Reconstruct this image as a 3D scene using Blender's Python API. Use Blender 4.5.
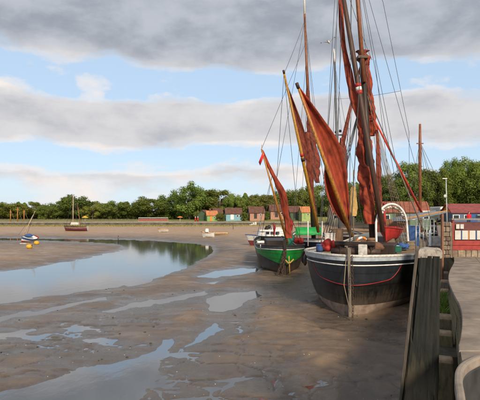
import bpy, bmesh, math, random
import numpy as np
from mathutils import Vector, Matrix, noise as mnoise

# ------------------------------------------------------------------ clear
for o in list(bpy.data.objects): bpy.data.objects.remove(o)
scn = bpy.context.scene
COL = scn.collection
R = math.radians
random.seed(7)

# ------------------------------------------------------------------ camera
CAMH, FPX, CX, HY = 4.1, 480.0, 240.0, 213.0     # eye height, focal length and horizon in photo pixels
cam_d = bpy.data.cameras.new('camera'); cam = bpy.data.objects.new('camera', cam_d); COL.objects.link(cam)
cam.location = (0, 0, CAMH); cam.rotation_euler = (R(90), 0, 0)
cam_d.sensor_width = 36; cam_d.lens = 36; cam_d.shift_y = (HY-200)/480
cam_d.clip_start = .1; cam_d.clip_end = 6000
scn.camera = cam

# ------------------------------------------------------------------ sky
SUN_EL, SUN_AZ = R(29), R(163)      # azimuth clockwise from the viewing direction (+Y): behind and to the right
w = bpy.data.worlds.new('World'); scn.world = w; w.use_nodes = True
nt = w.node_tree; nt.nodes.clear()
N = nt.nodes.new; L = nt.links.new
def mth(op, a, b=None, c=None, clamp=False):
    n = N('ShaderNodeMath'); n.operation = op; n.use_clamp = clamp
    for i, v in enumerate((a, b, c)):
        if v is None: continue
        if isinstance(v, (int, float)): n.inputs[i].default_value = v
        else: L(v, n.inputs[i])
    return n.outputs[0]
def ramp(fac, stops, interp='EASE'):
    n = N('ShaderNodeValToRGB'); n.color_ramp.interpolation = interp
    e = n.color_ramp.elements
    while len(e) < len(stops): e.new(.5)
    for el, (p, c) in zip(e, stops):
        el.position = p
        el.color = (c, c, c, 1) if isinstance(c, (int, float)) else (*c, 1)
    L(fac, n.inputs[0]); return n.outputs[0]
tc = N('ShaderNodeTexCoord'); sep = N('ShaderNodeSeparateXYZ'); L(tc.outputs['Generated'], sep.inputs[0])
sky = N('ShaderNodeTexSky'); sky.sky_type = 'NISHITA'; sky.sun_disc = False
sky.sun_elevation = SUN_EL; sky.sun_rotation = SUN_AZ; sky.air_density = 1.0; sky.dust_density = .6; sky.ozone_density = 1.6
def nz(vec, scale, detail, rough=.55, dist=0):
    n = N('ShaderNodeTexNoise'); n.inputs['Scale'].default_value = scale; n.inputs['Detail'].default_value = detail
    n.inputs['Roughness'].default_value = rough; n.inputs['Distortion'].default_value = dist
    L(vec, n.inputs['Vector']); return n.outputs['Fac']
def stretch(sx, sy, sz, off=(0, 0, 0)):
    m = N('ShaderNodeMapping'); m.inputs['Scale'].default_value = (sx, sy, sz); m.inputs['Location'].default_value = off
    L(tc.outputs['Generated'], m.inputs['Vector']); return m.outputs[0]
z = sep.outputs['Z']
zn = nz(stretch(1, 1, 2.6, (3.1, .4, 0)), 3.2, 5, .55)
zn2 = nz(stretch(1, 1, 1.9, (.7, 2.2, .5)), 8.0, 7, .56, .15)
zn2u = nz(stretch(1, 1, 1.9, (.7, 2.2, .575)), 8.0, 7, .56, .15)
zn3 = nz(stretch(1, 1, 3.4, (5.7, 1.2, .9)), 5.0, 5, .55)
zw = mth('ADD', z, mth('MULTIPLY', mth('SUBTRACT', zn, .5), .085))          # elevation, waved
cov = ramp(mth('MULTIPLY', zw, 2.0), [(0, .30), (.085, .42), (.15, .62), (.185, .30), (.235, .22), (.285, .66), (.34, .80), (.43, .70), (.475, .26), (.54, .22), (.595, .66), (.66, .85), (1, .95)], 'LINEAR')
den = mth('ADD', cov, mth('ADD', mth('MULTIPLY', mth('SUBTRACT', zn2, .5), 1.0), mth('MULTIPLY', mth('SUBTRACT', zn3, .5), .45)))
# one small puff that floats in the blue gap
nv = N('ShaderNodeVectorMath'); nv.operation = 'SUBTRACT'; L(stretch(1, 1, 1.7), nv.inputs[0])
pv = Vector((95-CX, FPX, HY-84)).normalized(); nv.inputs[1].default_value = (pv.x, pv.y, pv.z*1.7)
ln = N('ShaderNodeVectorMath'); ln.operation = 'LENGTH'; L(nv.outputs[0], ln.inputs[0])
den0 = den
den = mth('ADD', den, ramp(mth('MULTIPLY', ln.outputs['Value'], 19), [(0, .46), (.40, .36), (1, 0)]))
mask = ramp(den, [(.34, 0), (.47, .55), (.62, 1)])
# cloud tone: sunlit cream on thin upper edges, grey where thick, darker high deck
thick = ramp(mth('ADD', den0, mth('ADD', mth('MULTIPLY', mth('SUBTRACT', zn2, .5), -.45), mth('MULTIPLY', mth('SUBTRACT', zn2u, zn2), .75))), [(.40, (6.3, 5.85, 5.6)), (.62, (4.85, 4.8, 4.92)), (.95, (3.4, 3.5, 3.85))])
deck = ramp(mth('MULTIPLY', zw, 2.0), [(.50, 0), (.66, 1)])
dk = ramp(mth('ADD', mth('ADD', zn2, mth('MULTIPLY', zn3, .5)), mth('MULTIPLY', mth('SUBTRACT', zn2, zn2u), .4)), [(.50, (2.15, 2.4, 2.8)), (1.0, (3.5, 3.75, 4.15))])
mx = N('ShaderNodeMixRGB'); L(mth('MULTIPLY', deck, .92), mx.inputs[0]); L(thick, mx.inputs[1]); L(dk, mx.inputs[2])
# thin veil whitens the clear sky
sc_ = N('ShaderNodeMixRGB'); sc_.blend_type = 'MULTIPLY'; sc_.inputs[0].default_value = 1; L(sky.outputs[0], sc_.inputs[1]); sc_.inputs[2].default_value = (1.75, 1.62, 1.6, 1)
veil = N('ShaderNodeMixRGB'); veil.inputs[0].default_value = .84; L(sc_.outputs[0], veil.inputs[1]); veil.inputs[2].default_value = (3.35, 4.4, 5.55, 1)
fin = N('ShaderNodeMixRGB'); L(mask, fin.inputs[0]); L(veil.outputs[0], fin.inputs[1]); L(mx.outputs[0], fin.inputs[2])
bg = N('ShaderNodeBackground'); bg.inputs[1].default_value = .1; L(fin.outputs[0], bg.inputs[0])
wo = N('ShaderNodeOutputWorld'); L(bg.outputs[0], wo.inputs[0])

# ------------------------------------------------------------------ sun, exposure
sd = bpy.data.lights.new('sun', 'SUN'); sd.energy = 3.3; sd.angle = R(9); sd.color = (1, .84, .64)
so = bpy.data.objects.new('sun', sd); COL.objects.link(so)
sdir = Vector((math.sin(SUN_AZ)*math.cos(SUN_EL), math.cos(SUN_AZ)*math.cos(SUN_EL), math.sin(SUN_EL)))
so.rotation_euler = (-sdir).to_track_quat('-Z', 'Y').to_euler(); so.location = (40, -40, 60)
vs = scn.view_settings; vs.view_transform = 'Standard'; vs.look = 'None'; vs.exposure = .56; vs.gamma = 1; vs.use_curve_mapping = False
scn.render.engine = 'CYCLES'

# ================================================================== helpers
def P(px, py, Y):                    # a point of the place from where it is seen and its distance
    return Vector(((px-CX)/FPX*Y, Y, CAMH-(py-HY)/FPX*Y))
def G(px, Y, zz=0): return Vector(((px-CX)/FPX*Y, Y, zz))

MATS = {}
def mat(name, col, rough=.6, var=.22, scale=4, col2=None, bump=0, metal=0, spec=.4, detail=6, stretchv=(1, 1, 1), thr=(.3, .7), rvar=.1, rnd=0, trans=0):
    if name in MATS: return MATS[name]
    m = bpy.data.materials.new(name); m.use_nodes = True; t = m.node_tree
    b = t.nodes['Principled BSDF']; n = t.nodes.new; l = t.links.new
    c = n('ShaderNodeTexCoord'); mp = n('ShaderNodeMapping'); mp.inputs['Scale'].default_value = stretchv; l(c.outputs['Object'], mp.inputs[0])
    x = n('ShaderNodeTexNoise'); x.inputs['Scale'].default_value = scale; x.inputs['Detail'].default_value = detail; x.inputs['Roughness'].default_value = .62
    l(mp.outputs[0], x.inputs['Vector'])
    r = n('ShaderNodeValToRGB'); r.color_ramp.elements[0].position, r.color_ramp.elements[1].position = thr
    a = tuple(min(1, k*(1-var)) for k in col); d = col2 if col2 else tuple(min(1, k*(1+var)) for k in col)
    r.color_ramp.elements[0].color = (*a, 1); r.color_ramp.elements[1].color = (*d, 1)
    l(x.outputs['Fac'], r.inputs[0]); out = r.outputs[0]
    if rnd:
        oi = n('ShaderNodeObjectInfo'); hs = n('ShaderNodeHueSaturation'); l(out, hs.inputs['Color'])
        mr = n('ShaderNodeMapRange'); mr.inputs['To Min'].default_value = 1-rnd; mr.inputs['To Max'].default_value = 1+rnd; l(oi.outputs['Random'], mr.inputs[0]); l(mr.outputs[0], hs.inputs['Value'])
        mr2 = n('ShaderNodeMapRange'); mr2.inputs['To Min'].default_value = .5-rnd*.05; mr2.inputs['To Max'].default_value = .5+rnd*.05; l(oi.outputs['Random'], mr2.inputs[0]); l(mr2.outputs[0], hs.inputs['Hue'])
        out = hs.outputs[0]
    l(out, b.inputs['Base Color'])
    rr = n('ShaderNodeMapRange'); rr.inputs['To Min'].default_value = max(.02, rough-rvar); rr.inputs['To Max'].default_value = min(1, rough+rvar); l(x.outputs['Fac'], rr.inputs[0]); l(rr.outputs[0], b.inputs['Roughness'])
    b.inputs['Metallic'].default_value = metal; b.inputs['Specular IOR Level'].default_value = spec
    if bump:
        bp = n('ShaderNodeBump'); bp.inputs['Strength'].default_value = bump; bp.inputs['Distance'].default_value = .02; l(x.outputs['Fac'], bp.inputs['Height']); l(bp.outputs[0], b.inputs['Normal'])
    if trans:
        tr = n('ShaderNodeBsdfTranslucent'); l(out, tr.inputs[0]); ms = n('ShaderNodeMixShader'); ms.inputs[0].default_value = trans
        l(b.outputs[0], ms.inputs[1]); l(tr.outputs[0], ms.inputs[2]); l(ms.outputs[0], t.nodes['Material Output'].inputs[0])
    MATS[name] = m; return m

class MB:
    """collects geometry in world coordinates, becomes ONE mesh object"""
    def __init__(s): s.v = []; s.f = []; s.smooth = []
    def add(s, vs, fs, smooth=False):
        k = len(s.v); s.v += [Vector(q) for q in vs]; s.f += [tuple(i+k for i in f) for f in fs]; s.smooth += [smooth]*len(fs); return s
    def box(s, c, size, rz=0, ax=None, taper=1, bev=0):
        sx, sy, sz = (k/2 for k in size); c = Vector(c)
        M = Matrix.Rotation(rz, 3, 'Z') if ax is None else ax
        vs = []
        for zz, k in ((-sz, 1), (sz, taper)):
            for x, y in ((-sx, -sy), (sx, -sy), (sx, sy), (-sx, sy)): vs.append(c + M @ Vector((x*k, y*k, zz)))
        return s.add(vs, [(3, 2, 1, 0), (4, 5, 6, 7), (0, 1, 5, 4), (1, 2, 6, 5), (2, 3, 7, 6), (3, 0, 4, 7)])
    def tube(s, pts, rad, n=8, cap=True, flat=1):
        pts = [Vector(p) for p in pts]; m = len(pts)
        if isinstance(rad, (int, float)): rad = [rad]*m
        vs = []; fs = []; u = None
        for i, p in enumerate(pts):
            d = (pts[min(i+1, m-1)]-pts[max(i-1, 0)]).normalized()
            if u is None: u = d.orthogonal().normalized()
            u = (u - d*u.dot(d)).normalized(); v = d.cross(u)
            for k in range(n):
                a = 2*math.pi*k/n; vs.append(p + (u*math.cos(a) + v*math.sin(a)*flat)*rad[i])
        for i in range(m-1):
            for k in range(n): fs.append((i*n+k, i*n+(k+1) % n, (i+1)*n+(k+1) % n, (i+1)*n+k))
        if cap: fs += [tuple(range(n-1, -1, -1)), tuple((m-1)*n+k for k in range(n))]
        return s.add(vs, fs, True)
    def grid(s, rows, close=False, smooth=True):
        m = len(rows); n = len(rows[0]); vs = [p for r in rows for p in r]; fs = []
        for i in range(m-1):
            for k in range(n if close else n-1): fs.append((i*n+k, i*n+(k+1) % n, (i+1)*n+(k+1) % n, (i+1)*n+k))
        return s.add(vs, fs, smooth)
    def prism(s, poly, z0, z1, smooth=False):
        n = len(poly); vs = [Vector((p[0], p[1], z0)) for p in poly]+[Vector((p[0], p[1], z1)) for p in poly]
        return s.add(vs, [tuple(range(n-1, -1, -1)), tuple(range(n, 2*n))]+[(i, (i+1) % n, n+(i+1) % n, n+i) for i in range(n)], smooth)
    def slab(s, poly, normal, th):          # polygon in space, given thickness
        nn = Vector(normal).normalized()*th/2; n = len(poly); poly = [Vector(p) for p in poly]
        return s.add([p-nn for p in poly]+[p+nn for p in poly], [tuple(range(n-1, -1, -1)), tuple(range(n, 2*n))]+[(i, (i+1) % n, n+(i+1) % n, n+i) for i in range(n)])
    def blob(s, c, r, sub=2, amp=.15, freq=1.6, seed=0):
        b = bmesh.new(); bmesh.ops.create_icosphere(b, subdivisions=sub, radius=1)
        c = Vector(c); r = Vector(r) if hasattr(r, '__len__') else Vector((r, r, r)); k = len(s.v); vs = []
        for v in b.verts:
            d = 1+amp*mnoise.noise(v.co*freq+Vector((seed*3.1, seed, 0)))*2
            vs.append(c+Vector((v.co.x*r.x, v.co.y*r.y, v.co.z*r.z))*d)
        s.add(vs, [tuple(v.index for v in f.verts) for f in b.faces], True); b.free(); return s
    def mesh(s, name, loc=Vector((0, 0, 0))):
        me = bpy.data.meshes.new(name); me.from_pydata([tuple(v-loc) for v in s.v], [], s.f)
        me.polygons.foreach_set('use_smooth', s.smooth); me.update(); return me
    def build(s, name, m, parent=None, loc=None, bevel=0):
        base = Vector((0, 0, 0)) if loc is None else Vector(loc)
        if parent is not None: base = root_loc(parent)
        o = bpy.data.objects.new(name, s.mesh(name, base)); COL.objects.link(o); o.data.materials.append(m)
        if parent is not None: o.parent = parent
        else: o.location = base
        if bevel:
            bv = o.modifiers.new('bevel', 'BEVEL'); bv.width = bevel; bv.segments = 2; bv.limit_method = 'ANGLE'
        return o
def root_loc(o):
    while o.parent is not None: o = o.parent
    return Vector(o['base']) if 'base' in o else o.location.copy()
def tag(o, label, cat, group=None):
    o['label'] = label; o['category'] = cat
    if group: o['group'] = group
    return o
def thing(name, label, cat, loc, group=None):
    o = bpy.data.objects.new(name, None); COL.objects.link(o); o.location = loc; o.empty_display_size = .3
    return tag(o, label, cat, group)
def copy_tree(o, parent=None):
    c = o.copy(); COL.objects.link(c); c.parent = parent
    for ch in list(o.children): copy_tree(ch, c)
    return c
def structure(o): o['kind'] = 'structure'; return o
def stuff(o): o['kind'] = 'stuff'; return o
def lerp(a, b, t): return a+(b-a)*t
def curve(pts, n=24):                    # Catmull-Rom
    pts = [Vector(p) for p in pts]; out = []; m = len(pts)-1
    for i in range(n+1):
        t = i/n*m; k = min(int(t), m-1); u = t-k
        a, b, c, d = pts[max(k-1, 0)], pts[k], pts[k+1], pts[min(k+2, m)]
        out.append(.5*((2*b)+(c-a)*u+(2*a-5*b+4*c-d)*u*u+(3*b-a-3*c+d)*u**3))
    return out
def rope(name, pts, r, m, parent, sag=0, n=5):
    if len(pts) == 2 and sag:
        a, b = Vector(pts[0]), Vector(pts[1]); pts = [lerp(a, b, i/10)+Vector((0, 0, -sag*4*(i/10)*(1-i/10))) for i in range(11)]
    mb = MB(); mb.tube(pts, r, n); return mb.build(name, m, parent)

# value noise in numpy
_rs = np.random.RandomState(3); _tab = _rs.rand(256, 256)
def vnoise(x, y):
    xi = np.floor(x).astype(int); yi = np.floor(y).astype(int); fx = x-xi; fy = y-yi
    fx = fx*fx*(3-2*fx); fy = fy*fy*(3-2*fy); g = lambda a, b: _tab[a % 256, b % 256]
    return (g(xi, yi)*(1-fx)+g(xi+1, yi)*fx)*(1-fy)+(g(xi, yi+1)*(1-fx)+g(xi+1, yi+1)*fx)*fy
def fbm(x, y, o=4):
    s = 0; a = .5
    for i in range(o): s = s+a*vnoise(x*2**i+17*i, y*2**i+31*i); a *= .5
    return s-.5*(1-.5**o)

# ================================================================== materials
M_wood = mat('varnished_spar', (.34, .15, .028), .45, .55, 5, bump=.1, stretchv=(4, 4, .5))
M_yspar = mat('yellow_spar', (.42, .22, .035), .45, .5, 5, stretchv=(4, 4, .5))
M_dark = mat('dark_timber', (.026, .018, .014), .5, .4, 5, bump=.2, stretchv=(4, 4, .4))
M_brown = mat('brown_spar', (.20, .075, .035), .5, .3, 4)
def seams(m, sc, amt, axis='X'):
    """cloth seams or plank seams: fine dark lines and a crease in the relief"""
    t = m.node_tree; n = t.nodes.new; l = t.links.new; b = t.nodes['Principled BSDF']; src = b.inputs['Base Color'].links[0].from_socket
    c = n('ShaderNodeTexCoord'); w_ = n('ShaderNodeTexWave'); w_.wave_type = 'BANDS'; w_.bands_direction = axis; w_.inputs['Scale'].default_value = sc; w_.inputs['Distortion'].default_value = .9; w_.inputs['Detail'].default_value = 2; w_.inputs['Detail Scale'].default_value = .6; l(c.outputs['Object'], w_.inputs[0])
    r = n('ShaderNodeValToRGB'); r.color_ramp.elements[0].position = .0; r.color_ramp.elements[0].color = (1-amt, 1-amt, 1-amt, 1); r.color_ramp.elements[1].position = .16; l(w_.outputs['Fac'], r.inputs[0])
    mx = n('ShaderNodeMixRGB'); mx.blend_type = 'MULTIPLY'; mx.inputs[0].default_value = 1; l(src, mx.inputs[1]); l(r.outputs[0], mx.inputs[2])
    x = n('ShaderNodeTexNoise'); x.inputs['Scale'].default_value = .9; x.inputs['Detail'].default_value = 8; x.inputs['Roughness'].default_value = .7; mp = n('ShaderNodeMapping'); mp.inputs['Scale'].default_value = (2.2, 2.2, .55); l(c.outputs['Object'], mp.inputs[0]); l(mp.outputs[0], x.inputs['Vector'])
    r2 = n('ShaderNodeMapRange'); r2.inputs['From Min'].default_value = .3; r2.inputs['From Max'].default_value = .7; r2.inputs['To Min'].default_value = .62; r2.inputs['To Max'].default_value = 1.3; l(x.outputs['Fac'], r2.inputs[0])
    m2 = n('ShaderNodeMixRGB'); m2.blend_type = 'MULTIPLY'; m2.inputs[0].default_value = 1; l(mx.outputs[0], m2.inputs[1]); l(r2.outputs[0], m2.inputs[2])
    for lk in list(src.links):
        if lk.to_node.type == 'BSDF_TRANSLUCENT': l(m2.outputs[0], lk.to_socket)
    l(m2.outputs[0], b.inputs['Base Color'])
    bp = n('ShaderNodeBump'); bp.inputs['Strength'].default_value = .5; bp.inputs['Distance'].default_value = .012; l(r.outputs[0], bp.inputs['Height'])
    if b.inputs['Normal'].links: l(b.inputs['Normal'].links[0].from_socket, bp.inputs['Normal'])
    l(bp.outputs[0], b.inputs['Normal']); return m
M_sail = seams(mat('red_ochre_sail', (.335, .058, .028), .9, .45, 3.0, bump=.6, stretchv=(1, 1, .45), trans=.14), 1.0, .4, 'DIAGONAL')
M_sailb = seams(mat('brown_sail', (.19, .045, .028), .9, .45, 3.0, bump=.6, trans=.1), 1.0, .4, 'DIAGONAL')
M_black = mat('black_hull_paint', (.008, .008, .009), .42, .5, 1.6, bump=.08, col2=(.022, .020, .018), spec=.3); seams(M_black, .75, .35, 'Z')
def tide_line(m, z0, col=(.12, .09, .068)):
    t = m.node_tree; n = t.nodes.new; l = t.links.new; b = t.nodes['Principled BSDF']; src = b.inputs['Base Color'].links[0].from_socket
    c = n('ShaderNodeTexCoord'); sp = n('ShaderNodeSeparateXYZ'); l(c.outputs['Object'], sp.inputs[0]); x = n('ShaderNodeTexNoise'); x.inputs['Scale'].default_value = 2.2; x.inputs['Detail'].default_value = 9; x.inputs['Roughness'].default_value = .72
    mp = n('ShaderNodeMapping'); mp.inputs['Scale'].default_value = (2.5, 2.5, .4); l(c.outputs['Object'], mp.inputs[0]); l(mp.outputs[0], x.inputs['Vector'])
    a = n('ShaderNodeMath'); a.operation = 'MULTIPLY_ADD'; l(x.outputs['Fac'], a.inputs[0]); a.inputs[1].default_value = -2.2; l(sp.outputs[2], a.inputs[2])
    r = n('ShaderNodeMapRange'); l(a.outputs[0], r.inputs[0]); r.inputs['From Min'].default_value = z0-1.1-.25; r.inputs['From Max'].default_value = z0-1.1+.45; r.inputs['To Min'].default_value = .42; r.inputs['To Max'].default_value = 0
    k = n('ShaderNodeMixRGB'); l(r.outputs[0], k.inputs[0]); l(src, k.inputs[1]); k.inputs[2].default_value = (*col, 1); l(k.outputs[0], b.inputs['Base Color'])
tide_line(M_black, .62)
M_bluegrey = seams(mat('blue_grey_paint', (.015, .019, .025), .45, .3, 1.6), .9, .3, 'Z')
M_white = mat('weathered_white_paint', (.68, .68, .66), .55, .25, 6)
M_offw = mat('dirty_white', (.50, .49, .46), .65, .4, 9)
M_rail = mat('grey_white_rail', (.40, .45, .50), .5, .25, 5)
M_redl = mat('red_line_paint', (.27, .020, .022), .45, .2, 5)
M_red = mat('bright_red', (.38, .025, .020), .6, .3, 5, bump=.2)
M_redspar = mat('orange_red_spar', (.55, .05, .022), .5, .25, 3)
M_bottom = mat('muddy_bottom', (.19, .13, .10), .8, .4, 2.5, col2=(.32, .25, .20), bump=.2)
M_green = seams(mat('green_hull_paint', (.008, .19, .030), .45, .2, 2), .9, .3, 'Z')
M_tarp = mat('green_tarpaulin', (.008, .27, .055), .6, .3, 2.5, bump=.3)
M_teal = mat('teal_cover', (.012, .12, .085), .6, .3, 4)
M_iron = mat('rusty_iron', (.07, .045, .035), .6, .4, 12, metal=.4)
M_steel = mat('galvanised_steel', (.35, .36, .37), .4, .2, 8, metal=.7)
M_rope = mat('hemp_rope', (.26, .20, .13), .9, .2, 20)
M_wire = mat('rigging_wire', (.055, .055, .06), .6, .2, 10)
M_deck = mat('deck_planking', (.22, .16, .10), .7, .3, 6, stretchv=(1, 6, 1))
M_blue = mat('blue_canvas', (.03, .085, .25), .7, .3, 5, bump=.2)
M_canvas = mat('tan_canvas', (.52, .34, .13), .85, .25, 4, bump=.3)
M_yellow = mat('yellow_plastic', (.58, .34, .03), .4, .15, 5)
M_orange = mat('orange_paint', (.62, .20, .035), .6, .2, 5)

# ================================================================== ground, mud and water
QX = lambda Y: .406*Y+.15               # the quay's face runs along this line
SHORE = 121.0
POOLS = [   # outlines as (photo x, photo y) of points lying on the flats
  [(-260, 318), (-60, 309), (5, 303), (40, 297), (90, 290), (118, 288.5), (124, 285), (130, 287.5), (147, 283), (166, 275), (186, 268), (204, 258), (214, 251), (212, 246.5), (196, 244), (180, 243), (150, 240.5), (105, 239.5), (60, 239), (5, 238), (-120, 238), (-120, 240), (5, 240), (60, 241), (103, 243), (122, 245), (128, 249), (110, 253), (84, 258.5), (40, 267), (5, 271), (-60, 279), (-260, 290)],
  [(-30, 325), (5, 317), (40, 309), (75, 300.5), (107, 296), (106, 299), (84, 303), (55, 311), (5, 320), (-30, 329)],
  [(108, 311), (130, 303.5), (165, 297.5), (205, 291.5), (207, 293.5), (186, 299), (150, 305), (118, 311)],
  [(2, 333), (20, 329.5), (36, 330.5), (14, 334.5)],
  [(87, 341), (104, 339), (116, 341), (100, 343)],
  [(-40, 402), (20, 388), (60, 376), (112, 364), (140, 356.5), (155, 349), (161, 340), (171, 338), (174, 344), (165, 351), (154, 359), (160, 372), (150, 385), (132, 402), (120, 430), (-60, 430)],
  [(197, 277), (212, 271.5), (236, 269), (262, 268), (258, 272), (238, 274.5), (215, 278)],
  [(207, 300), (232, 292), (258, 291), (262, 296), (246, 301), (236, 309), (222, 313), (207, 311)],
  [(208, 283), (220, 281), (216, 283.5)],
  [(214, 322), (222, 330), (207, 339), (189, 347), (178, 352), (190, 343)],
]
SOFT = [  # wet, almost level mud where thin films of water lie
  [(150, 402), (170, 352), (215, 338), (205, 318), (240, 290), (262, 290), (250, 318), (205, 352), (190, 402)],
  [(195, 402), (225, 380), (300, 360), (325, 380), (320, 402)],
  [(262, 290), (286, 276), (306, 280), (318, 305), (352, 322), (400, 318), (400, 345), (330, 330), (270, 304)],
  [(60, 320), (160, 300), (205, 300), (150, 330), (80, 335)],
]
def sdist(poly, X, Y, sy=2.6):
    p = np.array(poly, float); p[:, 1] *= sy; Y = Y*sy
    d = np.full(X.shape, 1e9); ins = np.zeros(X.shape, bool); n = len(p)
    for i in range(n):
        a = p[i]; b = p[(i+1) % n]; e = b-a; t = np.clip(((X-a[0])*e[0]+(Y-a[1])*e[1])/(e@e+1e-9), 0, 1)
        d = np.minimum(d, (X-a[0]-t*e[0])**2+(Y-a[1]-t*e[1])**2)
        c = ((a[1] > Y) != (b[1] > Y)) & (X < (b[0]-a[0])*(Y-a[1])/(b[1]-a[1]+1e-12)+a[0]); ins ^= c
    d = np.sqrt(d); return np.where(ins, -d, d)
def mud_height(X, Y):
    px = CX+FPX*X/Y; py = HY+CAMH*FPX/Y
    wx = fbm(X*1.1, Y*.8, 3)*16*np.clip(12/Y, .12, 1.1)**.6; wy = fbm(X*1.3+40, Y*.9, 4)*9*np.clip(14/Y, .10, 1)
    s = np.full(X.shape, 1e9)
    for pl in POOLS: s = np.minimum(s, sdist(pl, px+wx, py+wy))
    soft = np.full(X.shape, 1e9)
    for pl in SOFT: soft = np.minimum(soft, sdist(pl, px+wx, py+wy))
    k = np.clip(Y/14, .8, 3)
    up = .045*(1-np.exp(-np.maximum(s, 0)/9))*k+.16*(1-np.exp(-np.maximum(s, 0)/60))*k*.6
    sf = np.clip(1-soft/14, 0, 1); sf = np.where(soft < 0, 1, sf)
    up = up*(1-.52*sf)
    h = np.where(s < 0, -.07*(1-np.exp(s/9))*k, up)
    grow = 1-np.exp(-np.maximum(s, 0)/12)
    near = np.clip(1.3-Y/45, .25, 1)
    h += (fbm(X*.5, Y*.6, 3)*.22+fbm(X*2.6, Y*2.6+9, 5)*.036)*near*(.25+.75*grow)*(1-.45*sf)
    for sc, am, of in ((.30, .024, 2.0), (.75, .010, 8.0)):      # little scarps where the ebb has cut the mud
        h += am*np.tanh(fbm(X*sc*.7+of, Y*sc*1.25+of*2, 4)/.03)*near*(.15+.85*grow)*(1-.6*sf)
    h += fbm(X*7.0, Y*5.0+4, 4)*.022*np.clip(1.25-Y/26, 0, 1)
    r2 = np.abs(fbm(X*.75+fbm(X*.6, Y*.6, 3)*2, Y*.30+7, 4)); h -= .032*np.exp(-(r2/.014)**2)*near*grow
    # creek-side rills running down to the pools, ripple marks
    r = np.abs(fbm(X*.42+Y*.1+5, Y*.9+3, 4)); h -= .05*np.exp(-(r/.022)**2)*near*grow
    h += .006*np.sin((Y*1.0+X*.35)*9+fbm(X*.8, Y*.8, 3)*22)*np.clip(1.2-Y/22, 0, 1)*(.4+.6*sf)
    far = np.clip((Y-72)/(SHORE-72), 0, 1); h += .75*far**1.3*np.where(s < 0, 0, 1)*np.clip(s/6, 0, 1)
    # scour round the two near hulls
    for hx, hy in ((4.2, 18.6), (5.4, 20.5), (2.9, 31.5)):
        h -= .05*np.exp(-((X-hx)**2+(Y-hy)**2)/1.2)
    return h
NR, NC = 700, 540
Ys = 1.4*np.power((SHORE+6)/1.4, np.linspace(0, 1, NR)); us = np.linspace(-1.05, .62, NC)
YY, UU = np.meshgrid(Ys, us, indexing='ij'); XX = UU*YY; HH = mud_height(XX, YY)
def mud_z(x, y): return float(mud_height(np.array([[x]]), np.array([[y]]))[0, 0])
me = bpy.data.meshes.new('mudflat'); co = np.stack([XX, YY, HH], -1).reshape(-1, 3)
idx = np.arange(NR*NC).reshape(NR, NC); q = np.stack([idx[:-1, :-1], idx[:-1, 1:], idx[1:, 1:], idx[1:, :-1]], -1).reshape(-1, 4)
me.vertices.add(len(co)); me.vertices.foreach_set('co', co.ravel()); me.loops.add(q.size); me.loops.foreach_set('vertex_index', q.ravel().astype(np.int32))
me.polygons.add(len(q)); me.polygons.foreach_set('loop_start', np.arange(0, q.size, 4, dtype=np.int32)); me.polygons.foreach_set('use_smooth', np.ones(len(q), bool)); me.update(calc_edges=True)
mud = structure(bpy.data.objects.new('mudflat', me)); COL.objects.link(mud)

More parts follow.
